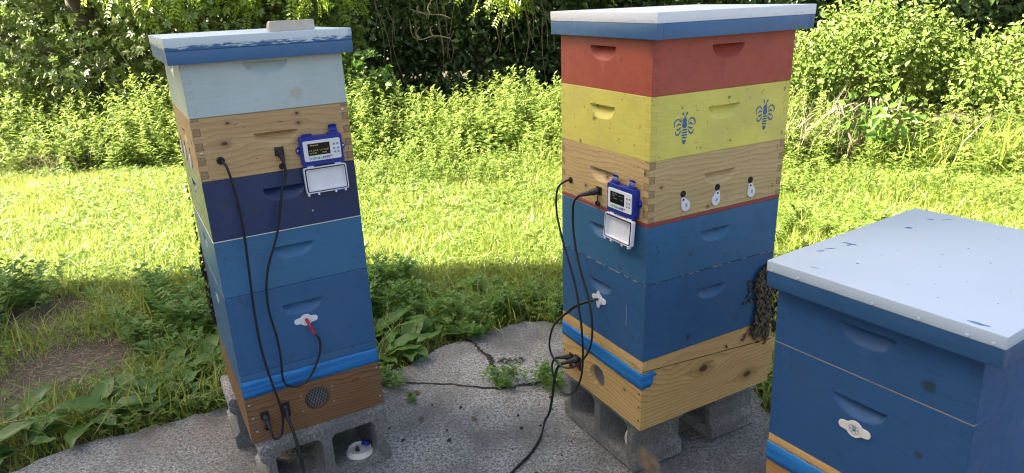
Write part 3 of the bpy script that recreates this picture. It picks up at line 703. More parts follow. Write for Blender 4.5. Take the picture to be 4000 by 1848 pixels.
# ------------------------------------------------------------ cables
def F3(hv, L): return [FR[hv] @ Vector((a, -c, b)) for (a, b, c) in L]
def cable(hv, L, r, label, ends=(), extra=None, mat=None):
    root = empty('cable', FR[hv] @ T((L[0][0], -L[0][2], L[0][1]))); inv = root.matrix_world.inverted()
    P = F3(hv, L)+(extra or [])
    mb = MB(); mb.tube([inv @ p for p in P], r, 10, True, 8); mb.build('wire', mat or M_black, root, None, 60)
    tag(root, label, 'cable'); return root, inv
def grommet(root, inv, hv, x, z, r=.0105):
    mb = MB(); mb.lathe([(r, -.001), (r, .002), (r*.8, .0035), (r*.45, .0035), (r*.42, .001)], 20, inv @ FR[hv] @ T((x, 0, z)) @ Matrix.Rotation(R(90), 4, 'X')); mb.build('grommet', M_black, root)
def plug(root, inv, hv, p0, p1, r=.0075, flange=True):
    """round 3 pin connector from wall point p0 out to p1 (each x, z, offset)"""
    a, b2 = F3(hv, [p0])[0], F3(hv, [p1])[0]; a, b2 = inv @ a, inv @ b2
    d = b2-a; Mx = T(a) @ d.to_track_quat('Z', 'Y').to_matrix().to_4x4(); Ln = d.length
    mb = MB(); prof = [(r*1.1, 0), (r*1.25, Ln*.08), (r*1.25, Ln*.3), (r*.95, Ln*.36)]
    for k in range(4): prof += [(r*(1.02-.09*k), Ln*(.42+.13*k)), (r*(.86-.09*k), Ln*(.48+.13*k))]
    prof += [(r*.45, Ln)]
    mb.lathe(prof, 14, Mx); mb.build('plug', M_blackm, root)
    if flange:
        q = FR[hv] @ T((p0[0], 0, p0[1]))
        MB().box(-.0125, -.0035, -.0125, .0125, .0, .0125, .002).build('socket_flange', M_black, root, inv @ q)
def capd(root, inv, hv, x, z, dz=-.034):
    q = inv @ FR[hv]; 
    mb = MB(); mb.lathe([(.0085, 0), (.0088, .003), (.0075, .0065), (.0055, .0065), (.005, .003)], 18, q @ T((x, -.002, z+dz)) @ Matrix.Rotation(R(96), 4, 'X')); 
    mb.tube([q @ Vector((x+.001, -.003, z-.008)), q @ Vector((x+.003, -.008, z-.016)), q @ Vector((x, -.004, z+dz+.006))], .0016, 6, True, 4)
    mb.build('dust_cap', M_blackm, root)
# left stack: long loop cable from grommet to lower plug
c1, i1 = cable(0, [(.0559, .8646, .002), (.0590, .862, .016), (.066, .845, .026), (.074, .782, .03), (.0775, .682, .03), (.0746, .580, .028), (.068, .439, .028), (.069, .305, .030), (.082, .192, .032), (.090, .133, .035), (.0917, .075, .036), (.084, .035, .036), (.0769, .0226, .036), (.066, .0175, .036), (.0585, .022, .036), (.0555, .036, .034), (.0543, .052, .030)], .0034, 'long black cable running down the left side of the left stack face to the base')
grommet(c1, i1, 0, .0559, .8646); plug(c1, i1, 0, (.0479, .088, .002), (.0541, .050, .031), .0078); 
q_ = i1 @ FR[0]; capd(c1, i1, 0, .049, .075, -.030)
c2, i2 = cable(0, [(.2115, .846, .022), (.212, .82, .025), (.205, .79, .026), (.1928, .7614, .028), (.1647, .651, .028), (.1295, .5675, .028), (.1115, .5004, .028), (.1069, .4287, .028), (.1151, .3441, .03), (.1167, .2745, .03), (.1123, .2132, .032), (.117, .188, .034), (.1308, .1751, .034), (.148, .168, .034), (.165, .170, .034), (.186, .183, .032), (.2056, .2067, .03), (.2301, .2551, .028), (.2352, .2931, .024), (.2262, .3154, .020)], .0034, 'black cable looping from the pine box plug to the white sensor disc, left stack')
plug(c2, i2, 0, (.2079, .868, .002), (.2115, .842, .024), .0080); capd(c2, i2, 0, .209, .860, -.034)
mb = MB(); mb.tube([i2 @ p for p in F3(0, [(.2096, .3600, .003), (.2115, .3560, .014), (.215, .3430, .020), (.2175, .333, .018), (.221, .324, .020), (.2262, .3154, .020)])], [.0050, .0056, .0046, .0052, .0046, .0038], 10, True, 6); mb.build('red_sleeve', M_redtape, c2, None, 60)
def power_socket(base_, x, z, w_=.0245, h_=.049, red=True):
    sk = MB().box(x-w_/2, -.0035, z-h_/2, x+w_/2, 0, z+h_/2, .001).build('power_socket', M_black, base_)
    MB().box(x-w_*.22, -.0055, z-h_*.44, x+w_*.18, -.0034, z-h_*.22, .0008).build('switch', M_redsw, sk); return sk
power_socket(base1, .110, .085); power_socket(base2, .0915, .0755, .033, .048)
g1 = [Vector((-.770, 2.0, .10)), Vector((-.757, 1.985, .03))]
pc, ip = cable(0, [(.1085, .098, .012), (.1092, .09, .024), (.1070, .078, .032), (.1100, .055, .042), (.1150, .015, .055), (.1185, -.04, .07), (.119, -.10, .085), (.118, -.16, .115), (.116, -.188, .16), (.12, -.188, .24), (.13, -.189, .34)], .0046, 'thick black power cord hanging from the cedar base of the left stack')
plug(pc, ip, 0, (.110, .100, .003), (.1068, .074, .030), .0078, False)
# middle stack
d1, j1 = cable(1, [(.0506, .6905, .002), (.046, .688, .020), (.037, .672, .036), (.0335, .645, .042), (.037, .60, .045), (.052, .555, .046), (.085, .500, .05), (.1287, .440, .055), (.165, .375, .058), (.182, .32, .06), (.197, .2547, .06), (.203, .1586, .06), (.1915, .085, .06), (.1557, .018, .06), (.110, -.017, .06), (.0596, -.017, .06), (.0264, .013, .058), (.0165, .046, .056), (.022, .068, .052), (.030, .078, .046)], .0034, 'black cable hanging from the grommet of the middle stack and looping below its base')
grommet(d1, j1, 1, .0506, .6905); plug(d1, j1, 1, (.0530, .0800, .004), (.022, .0745, .046), .0078)
capd(d1, j1, 1, .056, .078, -.032)
d2, j2 = cable(1, [(.163, .672, .052), (.150, .655, .056), (.1420, .62, .055), (.143, .575, .055), (.158, .51, .055), (.188, .438, .055), (.223, .375, .055), (.2437, .3097, .056), (.2462, .258, .057), (.238, .215, .058), (.2128, .170, .06), (.1681, .1191, .062), (.1079, .0832, .062), (.055, .082, .064), (.027, .1072, .068), (.026, .150, .070), (.055, .2172, .070), (.1099, .277, .062), (.150, .318, .05), (.185, .340, .03), (.200, .349, .012)], .0034, 'black cable looping in front of the middle stack between pine box plug and white sensor')
plug(d2, j2, 1, (.1973, .6900, .003), (.161, .674, .050), .0080); capd(d2, j2, 1, .196, .688, -.036)
mb = MB(); mb.tube([j2 @ p for p in F3(1, [(.2035, .350, .003), (.190, .3435, .026), (.165, .329, .042), (.140, .310, .052), (.118, .285, .060), (.106, .274, .062)])], [.0042, .0045, .0048, .0062, .0046, .0040], 10, True, 6); mb.build('black_sleeve', M_blackm, d2, None, 60)
d3, j3 = cable(1, [(.0800, .083, .036), (.066, .072, .052), (.054, .052, .060), (.046, .015, .065), (.040, -.05, .070), (.032, -.12, .078)], .0046, 'thick black power cord trailing from the middle stack across the concrete',
    extra=[Vector((.082, 2.06, .03)), Vector((.062, 2.00, .008)), Vector((.029, 1.925, .006)), Vector((.0, 1.88, .006)), Vector((-.033, 1.833, .006)), Vector((-.10, 1.74, .006)), Vector((-.22, 1.6, .006)), Vector((-.4, 1.45, .006))])
plug(d3, j3, 1, (.0920, .0890, .003), (.066, .074, .050), .0088, False)
# ------------------------------------------------------------ plastic caps in the block cells
def cap_dish(hv, x, y, z, r, label, tilt=0, rx=0):
    mb = MB(); mb.lathe([(r, 0), (r*1.0, .004), (r*.87, .005), (r*.85, .017), (r*.82, .017), (r*.80, .006), (r*.5, .006), (r*.48, .010), (r*.2, .010), (r*.15, .009)], 36)
    o = mb.build('plastic_cap', M_white3, None, None, 40); o.matrix_world = FR[hv] @ T((x, y, z)) @ Matrix.Rotation(R(tilt), 4, 'Y') @ Matrix.Rotation(R(rx), 4, 'X'); tag(o, label, 'plastic cap'); return o
zc = -.1605
cd = cap_dish(0, .300, .020, zc, .044, 'round cream plastic cap lying in the right cell of the left stack cinder block', 0, 0)
cd.matrix_world = FR[0] @ T((.318, .012, zc+.001))
o = MB().lathe([(.0062, 0), (.0066, .002), (.0062, .012), (.0045, .014), (.003, .016), (.0016, .022)], 14).build('rubber_bung', M_blackm, None); o.matrix_world = FR[0] @ T((.310, .008, zc+.0112)); tag(o, 'small black rubber bung standing in the cream cap', 'bung')
o = MB().box(-.0115, -.0115, 0, .0115, .0115, .013, .0015).build('blue_clip', M_plastB, None); o.matrix_world = FR[0] @ T((.341, .016, zc+.0175)) @ Matrix.Rotation(R(35), 4, 'Z') @ Matrix.Rotation(R(28), 4, 'Y'); tag(o, 'small square blue plastic clip leaning on the cream cap rim', 'clip')
tm = text('T', .008, .0001); tm.transform(Matrix.Rotation(R(-90), 4, 'X')); link('printed_letter', tm, M_ink, o, T((0, 0, .0133)))
o = cap_dish(1, .300, .055, -.155, .036, 'cream plastic cap half hidden in the right cell of the middle stack block'); o.matrix_world = FR[1] @ T((.295, .075, -.120)) @ Matrix.Rotation(R(72), 4, 'Y')
# ------------------------------------------------------------ bees
def bee_mesh():
    mb = MB()
    def ell(c, r, n=8, m_=6, k=0, pitch=0):
        mb.k = k; vs = []; fs = []
        for i in range(m_+1):
            a = math.pi*i/m_
            for j in range(n):
                t = 2*math.pi*j/n; vs.append((c[0]+r[0]*math.sin(a)*math.cos(t), c[1]-r[1]*math.cos(a), c[2]+r[2]*math.sin(a)*math.sin(t)+pitch*(-r[1]*math.cos(a))))
        for i in range(m_):
            for j in range(n): fs.append((i*n+j, i*n+(j+1) % n, (i+1)*n+(j+1) % n, (i+1)*n+j))
        mb.add(vs, fs)
    ell((0, .0056, .0026), (.0017, .0013, .0016), k=0); ell((0, .0028, .003), (.0022, .0022, .0021), k=1)
    for i, yy in enumerate((-.0005, -.0022, -.0039, -.0055)): ell((0, yy, .0027-.0003*i), ((.0022, .0023, .0020, .0014)[i], .0012, (.0021, .0021, .0018, .0012)[i]), k=(2, 0, 2, 0)[i])
    mb.k = 0
    for s in (-1, 1):
        for yy, dy in ((.0042, .003), (.0028, 0), (.0014, -.003)): mb.tube([(s*.001, yy, .002), (s*.0034, yy+dy*.4, .0030), (s*.0048, yy+dy, 0)], .00025, 4, False, 1)
        mb.tube([(s*.0006, .0066, .003), (s*.0016, .0084, .0034)], .00018, 4, False, 1)
    mb.k = 3
    for s in (-1, 1):
        mb.add([(s*.001, .0036, .0048), (s*.0042, -.0005, .0050), (s*.0040, -.0048, .0046), (s*.0022, -.0062, .0046), (s*.0008, -.002, .005)], [(0, 1, 2, 3, 4)])
    me = mb.mesh('bee')
    for q in (plain('bee_dark', (.010, .007, .005), .5), plain('bee_fur', (.055, .032, .014), .9), plain('bee_band', (.08, .042, .014), .6), plain('bee_wing', (.13, .11, .08), .35, var=.2)): me.materials.append(q)
    for p in me.polygons: p.use_smooth = True
    return me
BEE = bee_mesh()
def bee(hv, p, nrm, ang, label, group, sc=1.0):
    o = bpy.data.objects.new('honeybee', BEE); C.objects.link(o)
    q = Vector(nrm).to_track_quat('Z', 'Y').to_matrix().to_4x4()
    o.matrix_world = FR[hv] @ T(p) @ q @ Matrix.Rotation(ang, 4, 'Z') @ Matrix.Scale(sc, 4); tag(o, label, 'bee', group)
EXTRA = []; NB = [0]
BV = np.array([v.co[:] for v in BEE.vertices])
def bee_x(hv, p, nrm, ang, sc=1.0):
    EXTRA.append(np.array(FR[hv] @ T(p) @ Vector(nrm).to_track_quat('Z', 'Y').to_matrix().to_4x4() @ Matrix.Rotation(ang, 4, 'Z') @ Matrix.Scale(sc, 4)))
def inside(poly, x, y):
    c = False; j = len(poly)-1
    for i in range(len(poly)):
        (xi, yi), (xj, yj) = poly[i], poly[j]
        if (yi > y) != (yj > y) and x < (xj-xi)*(y-yi)/(yj-yi)+xi: c = not c
        j = i
    return c
CL = [(.44, .414), (.468, .425), (.507, .43), (.507, .16), (.495, .165), (.48, .185), (.44, .19), (.42, .203), (.43, .225), (.442, .26), (.445, .30), (.440, .33), (.430, .345), (.425, .375)]
lab = 'dark honeybee in the crowd on the far right corner of the middle stack'; grp = 'honeybees crowding on the middle stack corner'
n = 0
pts = []
while n < 560:
    u, z = random.uniform(.415, .506), random.uniform(.16, .43)
    if not inside(CL, u, z): continue
    if any((u-a)**2+(z-b_)**2 < .0036**2 for a, b_ in pts[-400:]): 
        if random.random() < .97: continue
    pts.append((u, z)); n += 1
    a_ = ((W0+.0008+(n % 7)*.0014, u, z), (1, random.uniform(-.3, .3), random.uniform(-.3, .3)), random.uniform(-1.0, 1.0)+(math.pi if random.random() < .25 else 0))
    if n % 7 == 6 or n % 7 == 3: bee(1, *a_, lab, grp, 1.1)
    else: bee_x(1, *a_, 1.1)
for k in range(260):
    z = random.uniform(.17, .42); lay = random.random()*.034*(1 if z < .38 else .4)
    bee_x(1, (W0-.012+random.uniform(-.03, .016), D0+.002+lay+(.028 if z < .20 else 0), z), (random.uniform(-.2, .8), 1, random.uniform(-.3, .3)), random.uniform(0, 6.28), 1.1)
for (u, z, l_) in ((.389, .3163, 'lone honeybee on the blue side left of the crowd'), (.4041, .384, 'honeybee at the upper left fringe of the crowd on the blue side'), (.410, .378, None), (.408, .36, None), (.412, .348, None), (.402, .335, None), (.415, .325, None), (.405, .316, None), (.424, .318, None), (.416, .372, None),
                   (.4059, .2047, None), (.405, .196, None), (.3294, .1855, 'lone honeybee walking low on the pine base left of all others'), (.397, .190, 'honeybee on the pine rim just left of the crowd'), (.452, .178, None), (.468, .163, None), (.5, .15, None)):
    bee(1, (W0+.0008, u, z), (1, 0, 0), random.uniform(-1, 1), l_ or 'stray honeybee at the edge of the crowd on the middle stack', None if l_ else 'stray honeybees beside the crowd')
lab = 'dark honeybee in the mass hanging on the far edge of the left stack'; grp = 'honeybees massed on the far face of the left stack'
for k in range(220):
    z = random.uniform(.20, .50); f = min(1, (z-.19)/.03, (.51-z)/.08)
    a_ = ((random.uniform(-.010*f, .012), D0+random.uniform(-.012, .022)*f, z), (-1, random.uniform(.2, 1), random.uniform(-.3, .3)), random.uniform(0, 6.28))
    if k % 3 == 0: bee(0, *a_, lab, grp)
    else: bee_x(0, *a_)
for z in (.845, .775, .70, .685, .66, .60, .572, .555, .54, .53, .52):
    bee(0, (-.0045, D0-.002, z), (-.7, 1, 0), random.uniform(-.7, .7), 'single honeybee seen edge on above the mass, left stack', 'lone honeybees on the left stack edge')
bee(0, (-.0012, .475, 1.09), (-1, 0, 0), .3, 'single honeybee under the left stack cover', None)
FB = BEE.copy(); FB.materials.clear(); [FB.materials.append(q) for q in (plain('bee_brown', (.12, .07, .025), .6), plain('bee_gold', (.60, .42, .12), .9), plain('bee_amber', (.55, .36, .10), .7), plain('bee_wing_pale', (.35, .33, .28), .3))]
o = bpy.data.objects.new('honeybee', FB); C.objects.link(o); fv = at(2520, 1815, .21); o.location = fv-Vector((0, 0, 0)); o.rotation_euler = (.5, .1, .35); o.scale = (.75,)*3
tag(o, 'blurry honeybee flying close to the camera at the bottom edge', 'bee')
BF = [tuple(p.vertices) for p in BEE.polygons]; BM_ = [p.material_index for p in BEE.polygons]; vs = []; fs = []; mi = []
for Mx in EXTRA:
    o_ = len(vs); vs += (BV @ Mx[:3, :3].T + Mx[:3, 3]).tolist(); fs += [tuple(i+o_ for i in f) for f in BF]; mi += BM_
me = bpy.data.meshes.new('bee_cluster'); me.from_pydata(vs, [], fs); me.polygons.foreach_set('material_index', mi)
for q in BEE.materials: me.materials.append(q)
tag(link('bee_cluster', me), 'deeper layers of the honeybee crowds where single bees merge into one mass', 'bees', kind='stuff')
# fly on the near cover edge and small debris
bee(2, (.335, -.0125, .5475), (0, -1, .2), 1.9, 'small fly resting on the front edge of the large white cover', None, .7)
# ================================================================= ground
edge = [(-6.5, -2.5), (-4.2, -.6), (-2.6, 1.05), (-1.95, 1.74), (-1.73, 1.958), (-1.58, 2.098), (-1.354, 2.196), (-1.14, 2.304), (-.80, 2.42), (-.523, 2.516), (-.295, 2.739), (-.02, 2.901), (.10, 2.92), (.194, 2.886), (.50, 2.72), (.871, 2.30), (.93, 2.05), (1.6, 1.75), (2.6, 1.6), (6.5, 1.2), (6.5, -2.5)]
def esp(L):
    P = spline([(x, y, 0) for x, y in L], 8); return [(p.x+random.uniform(-.010, .010), p.y+random.uniform(-.010, .010)) for p in P]
EP = esp(edge[:-1])+[(6.5, -2.5)]
EA = np.array(EP)
def in_slab(x, y):
    x = np.asarray(x); y = np.asarray(y); c = np.zeros(x.shape, bool); j = len(EA)-1
    for i in range(len(EA)):
        xi, yi = EA[i]; xj, yj = EA[j]
        with np.errstate(divide='ignore', invalid='ignore'):
            k = ((yi > y) != (yj > y)) & (x < (xj-xi)*(y-yi)/(yj-yi+1e-12)+xi)
        c ^= k; j = i
    return c
cu = plate([[(x, y) for x, y in EP][::-1]], .06, .004)
cu.transform(Matrix.Rotation(R(-90), 4, 'X')); zs = [v.co.z for v in cu.vertices]; cu.transform(T((0, 0, -max(zs))))
tag(link('concrete_path', cu, M_slab, None, None, 30), kind='structure')
mb = MB(); mb.box(-200, -200, -.5, 200, 300, -.03); tag(mb.build('ground', M_soil), kind='structure')
# cracks in the concrete: earth-filled grooves lying 3 mm above the surface
def crack(P, wds):
    mb = MB(); P2 = spline([(x, y, 0) for x, y in P], 9); n = len(P2); vs = []
    for i, p in enumerate(P2):
        t = (P2[min(i+1, n-1)]-P2[max(i-1, 0)]).normalized(); nn = Vector((-t.y, t.x, 0)); wd = float(np.interp(i/(n-1), np.linspace(0, 1, len(wds)), wds))
        a, b_ = wd*random.uniform(.4, 1.3), wd*random.uniform(.4, 1.3); j = nn*random.uniform(-.004, .004)
        vs += [p+j+nn*a+Vector((0, 0, .003)), p+j-nn*b_+Vector((0, 0, .003))]
    mb.add(vs, [(2*i, 2*i+1, 2*i+3, 2*i+2) for i in range(n-1)]); return mb
dirt = plain('crack_dirt', (.018, .015, .011), .95, var=.5)
cmb = crack([(-.26, 2.78), (-.194, 2.73), (-.165, 2.66), (-.12, 2.592), (-.105, 2.50), (-.089, 2.422), (-.086, 2.341)], [.009, .006, .009, .015, .012, .006])
c_ = cmb.build('path_crack', dirt, None); tag(c_, kind='structure')
c_ = crack([(-.74, 2.50), (-.56, 2.42), (-.384, 2.408), (-.22, 2.375), (-.086, 2.341), (0, 2.352), (.091, 2.37), (.16, 2.40)], [.0015, .004, .004, .006, .008, .011, .005]).build('path_crack', dirt, None); tag(c_, kind='structure')
# ================================================================= vegetation engines
def quadmesh(name, V, Fq, rnd, mat, extra=None):
    me = bpy.data.meshes.new(name); nv = len(V); nf, k = Fq.shape
    me.vertices.add(nv); me.vertices.foreach_set('co', V.astype(np.float32).ravel())
    me.loops.add(nf*k); me.loops.foreach_set('vertex_index', Fq.astype(np.int32).ravel())
    me.polygons.add(nf); me.polygons.foreach_set('loop_start', np.arange(0, nf*k, k, dtype=np.int32)); me.polygons.foreach_set('loop_total', np.full(nf, k, np.int32))
    at_ = me.attributes.new('rnd', 'FLOAT', 'POINT'); at_.data.foreach_set('value', rnd.astype(np.float32))
    me.update(calc_edges=True); me.materials.append(mat); return me
def nrmz(a): return a/np.maximum(np.linalg.norm(a, axis=1, keepdims=True), 1e-9)
def rhombs(P, D, N, L, Wd, rnd, fold=.25, bend=.15):
    """folded rhombic leaves: base, right, tip, left -> two triangles sharing the midrib"""
    D = nrmz(D); Sd = nrmz(np.cross(D, N)); N = np.cross(Sd, D); L = L[:, None]; Wd = Wd[:, None]
    b = P; t = P+D*L-N*L*bend; mid = P+D*L*.45
    r = mid+Sd*Wd*.5+N*Wd*fold; l = mid-Sd*Wd*.5+N*Wd*fold
    V = np.stack([b, r, t, l], 1).reshape(-1, 3); n = len(P); o = np.arange(n)[:, None]*4
    Fq = np.concatenate([o+np.array([[0, 1, 2]]), o+np.array([[0, 2, 3]])], 0)
    return V, Fq, np.repeat(rnd, 4)
def merge(parts):
    Vs, Fs, Rs = [], [], []; k = 0
    for V, Fq, r in parts: Vs.append(V); Fs.append(Fq+k); Rs.append(r); k += len(V)
    return np.concatenate(Vs), np.concatenate(Fs), np.concatenate(Rs)
def rand_dirs(n, up=.0):
    v = rng.normal(size=(n, 3)); v[:, 2] += up; return nrmz(v)
def rot_about(D, N, a):
    return D*np.cos(a)[:, None]+np.cross(N, D)*np.sin(a)[:, None]
def leafset(P, D, N, L, kind, rnd):
    """kind: 'oval','star','pinnate','lobed'"""
    N = nrmz(N-D*np.sum(N*D, 1, keepdims=True)); out = []
    if kind == 'oval': out.append(rhombs(P, D, N, L, L*.55, rnd))
    elif kind == 'star':
        for a, k in ((0, 1), (.75, .85), (-.75, .85), (1.5, .6), (-1.5, .6)):
            out.append(rhombs(P+D*(L*.22)[:, None], rot_about(D, N, np.full(len(P), a)), N, L*k*.78, L*.34, rnd, .1))
    elif kind == 'lobed':
        for a, k, o in ((0, 1, .25), (.7, .6, .3), (-.7, .6, .3)):
            out.append(rhombs(P+D*(L*o*(a != 0))[:, None], rot_about(D, N, np.full(len(P), a)), N, L*k, L*.28*k+L*.04, rnd, .15))
    elif kind == 'pinnate':
        for i in range(6):
            for sg in (-1, 1):
                q = P+D*(L*(.15+.15*i))[:, None]-N*(L*.02*i*i/3)[:, None]
                out.append(rhombs(q, rot_about(D, N, np.full(len(P), sg*1.15)), N, L*.24, L*.11, rnd, .05))
    return out
def clump_crown(ells, nclump, nleaf, L, kind, clr=.28, out=.6, droop=.3, zmin=.0, shell=(.55, 1.0)):
    """ells: list of (cx,cy,cz,rx,ry,rz) ; leaves gathered in clumps near the shell"""
    ells = np.array(ells, float); vol = (ells[:, 3]*ells[:, 4]+ells[:, 4]*ells[:, 5]+ells[:, 3]*ells[:, 5]); pr = vol/vol.sum()
    idx = rng.choice(len(ells), nclump, p=pr); d = rand_dirs(nclump); rad = rng.uniform(shell[0], shell[1], nclump)
    cc = ells[idx, :3]+d*ells[idx, 3:]*rad[:, None]; keep = cc[:, 2] > zmin; cc = cc[keep]; d = d[keep]; nclump = len(cc)
    P = np.repeat(cc, nleaf, 0)+rng.normal(size=(nclump*nleaf, 3))*clr*np.array([.5, .5, .38]); O = np.repeat(d, nleaf, 0)
    k = P[:, 2] > zmin*.5+.02; P = P[k]; O = O[k]; n = len(P)
    D = nrmz(O*out+rand_dirs(n)*.9+np.array([0, 0, -droop])); N = nrmz(rand_dirs(n)*.75+np.array([-.45, -.45, .75])+O*.5)
    l = L*rng.uniform(.65, 1.25, n); rnd = np.clip(np.repeat(rng.random(nclump), nleaf)[k]*.45+rng.random(n)*.55, 0, 1)
    return leafset(P, D, N, l, kind, rnd)
def woody(name, x, y, h, r, limbs, mat, parent, z0=-.05, lean=(0, 0)):
    mb = MB(); top = Vector((lean[0], lean[1], h))
    mb.tube([(0, 0, z0), (lean[0]*.3+.03, lean[1]*.3, h*.35), (lean[0]*.7-.02, lean[1]*.7, h*.7), top], [r*1.25, r, r*.75, r*.35], 10, True, 5)
    for (zz, e) in limbs:
        b0 = Vector((lean[0]*zz/h, lean[1]*zz/h, zz)); e = Vector(e); mid = b0.lerp(e, .5)+Vector((random.uniform(-.1, .1), random.uniform(-.1, .1), .15))
        mb.tube([b0, mid, e], [r*.45, r*.3, r*.1], 6, True, 4)
        for q in range(3):
            e2 = e+Vector((random.uniform(-.5, .5), random.uniform(-.5, .5), random.uniform(-.4, .4))); mb.tube([mid.lerp(e, .5), e2], [r*.14, r*.05], 5, True, 1)
    return mb.build(name, mat, parent, None, 50)
def tree(name, label, cat, x, y, h, r, ells, nclump, nleaf, L, kind, mat, group=None, clr=.28, lean=(0, 0), **kw):
    root = empty(name, T((x, y, 0)))
    limbs = [(min(h*.85, max(.3, e[2]*.55)), (e[0]+random.uniform(-.2, .2), e[1], e[2])) for e in ells]
    woody('trunk', x, y, h, r, limbs, M_bark, root, lean=lean)
    V, Fq, rr = merge(clump_crown(ells, nclump, nleaf, L, kind, clr, **kw))
    link('crown', quadmesh('crown', V, Fq, rr, mat), None, root); tag(root, label, cat, group); return root
# ------------------------------------------------------------ left tree with star leaves (lit)
tree('star_leaved_tree', 'tall sunlit tree with star shaped leaves at the far left', 'tree', -5.2, 9.0, 5.0, .14,
     [(0, -.3, 1.2, 1.5, .8, .9), (-1.6, -.1, 1.4, 1.2, .8, 1.0), (1.3, -.4, 1.5, 1.1, .7, .8), (.3, -.7, .7, 1.5, .4, .5), (0, 0, 3.0, 1.9, 1.2, 1.2), (-1.9, 0, 3.0, 1.4, 1.1, 1.1)], 330, 26, .115, 'star', M_maple, clr=.22)
tree('star_leaved_tree', 'smaller star leaved tree beside the left stack cover, half lit', 'tree', -3.1, 9.3, 4.2, .10,
     [(0, -.2, .9, .9, .6, .7), (.3, -.3, 1.6, 1.0, .7, .8), (.9, -.5, 1.0, .5, .4, .5), (-.3, .1, 2.9, 1.3, .9, .9)], 190, 24, .10, 'star', M_maple, clr=.20)
tree('locust_tree', 'pale feathery leaved branchlets of a locust tree above the left stack', 'tree', -4.3, 9.6, 4.6, .09,
     [(.6, -1.5, 1.95, 1.25, .45, .35), (1.7, -1.2, 1.75, .9, .5, .35), (.2, -.9, 3.2, 1.5, .9, .8)], 90, 16, .24, 'pinnate', M_locust, clr=.30, droop=.5)
tree('locust_tree', 'locust tree with pale feathery leaves hanging into the dark middle of the hedgerow', 'tree', .3, 10.2, 4.6, .08,
     [(-.3, -1.7, 1.72, .55, .35, .28), (.2, -.8, 3.1, 1.4, .9, .8), (1.0, -1.4, 1.75, .5, .3, .2)], 60, 15, .22, 'pinnate', M_locust, clr=.24, droop=.5)
# dark trees of the middle wall
spec = [(-2.0, 10.6, 1.6), (-.4, 10.2, 1.7), (1.2, 10.4, 1.6), (2.8, 10.0, 1.6), (4.4, 9.4, 1.7), (6.2, 9.0, 1.8), (-7.4, 12.6, 1.8), (-3.9, 11.6, 1.6), (8.2, 9.2, 1.8), (-9.5, 12.8, 2.0)]
labs = ['dark shaded tree right behind the left stack cover', 'vine draped dark tree left of the middle of the hedgerow', 'dense dark tree just left of the red box', 'dark tree behind the middle stack', 'dark green tree rising behind the bramble mound', 'dark tree at the far right edge behind the bramble', 'dim tree in the gap at the far left edge', 'shaded tree behind the star leaved trees', 'dark tree beyond the right edge of the photo', 'dark tree beyond the left edge of the photo']
for (x, y, s), lb in zip(spec, labs):
    el = [(0, -.5, .8, 1.0*s*.7, .7, .8), (.4*s, -.7, 1.7, .9*s*.7, .7, .7), (-.5*s, -.7, 1.6, .9*s*.7, .7, .7), (0, -1.2, 3.1, 1.3*s*.8, 1.0, .8), (.2, .2, 4.4, 1.3*s*.8, 1.2, 1.0), (0, .3, 1.8, 1.0*s, .8, 1.6)]
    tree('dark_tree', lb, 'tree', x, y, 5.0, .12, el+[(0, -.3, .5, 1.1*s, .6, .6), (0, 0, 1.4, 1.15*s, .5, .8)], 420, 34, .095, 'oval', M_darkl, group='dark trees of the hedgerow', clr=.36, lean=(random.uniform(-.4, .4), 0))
# second row so no sky shows through
mb_ = clump_crown([(x, random.uniform(12.2, 14.0), random.uniform(.6, 3.5), 1.6, 1.0, 1.8) for x in np.arange(-15, 17, 1.0)], 2600, 26, .20, 'oval', .5, zmin=0)
mb_ += clump_crown([(x, random.uniform(17, 19), random.uniform(.8, 5), 2.6, 1.2, 2.8) for x in np.arange(-26, 28, 1.6)], 2600, 24, .36, 'oval', .8, zmin=0)
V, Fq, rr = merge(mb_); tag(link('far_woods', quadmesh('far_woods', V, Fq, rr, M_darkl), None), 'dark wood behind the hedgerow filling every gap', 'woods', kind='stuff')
# hanging vines and bare twigs
def twigset(name, label, paths, r, mat, cat='twig', group=None):
    root_loc = Vector(paths[0][0]); o = empty(name, T(root_loc)); mb = MB()
    for P in paths: mb.tube([Vector(p)-root_loc for p in P], [r, r*.8, r*.4], 5, True, 5)
    bpy.data.objects.remove(o); ob = mb.build(name, mat, None, T(root_loc), 60); tag(ob, label, cat, group); return ob
A_ = lambda px, py, Y=8.3: at(px, py, Y)
twigset('bare_branch', 'pale bare hooked branch hanging in the dark gap between the stacks', [[A_(1760, 150), A_(1700, 140), A_(1640, 155), A_(1610, 135), A_(1600, 75)], [A_(1760, 72), A_(1720, 58), A_(1660, 55), A_(1600, 35)], [A_(1660, 55), A_(1630, 40), A_(1635, 20)], [A_(1680, 57), A_(1672, 30), A_(1685, 0)], [A_(1640, 155), A_(1625, 130), A_(1640, 105)], [A_(1690, 140), A_(1680, 118), A_(1690, 100)]], .008, M_twig, 'branch')
twigset('bare_branch', 'thin pale branch slanting down behind the left stack cover', [[A_(720, 0), A_(770, 60), A_(860, 92), A_(905, 95)], [A_(770, 60), A_(780, 20), A_(775, -20)]], .010, M_twig, 'branch')
twigset('bare_branch', 'two dry leaning stems between the left weeds and the star leaved tree', [[A_(375, 235, 8), A_(410, 310, 8), A_(445, 370, 8)], [A_(455, 185, 8), A_(500, 250, 8), A_(550, 310, 8)], [A_(470, 375, 8), A_(450, 330, 8), A_(430, 225, 8)]], .008, M_twig, 'branch')
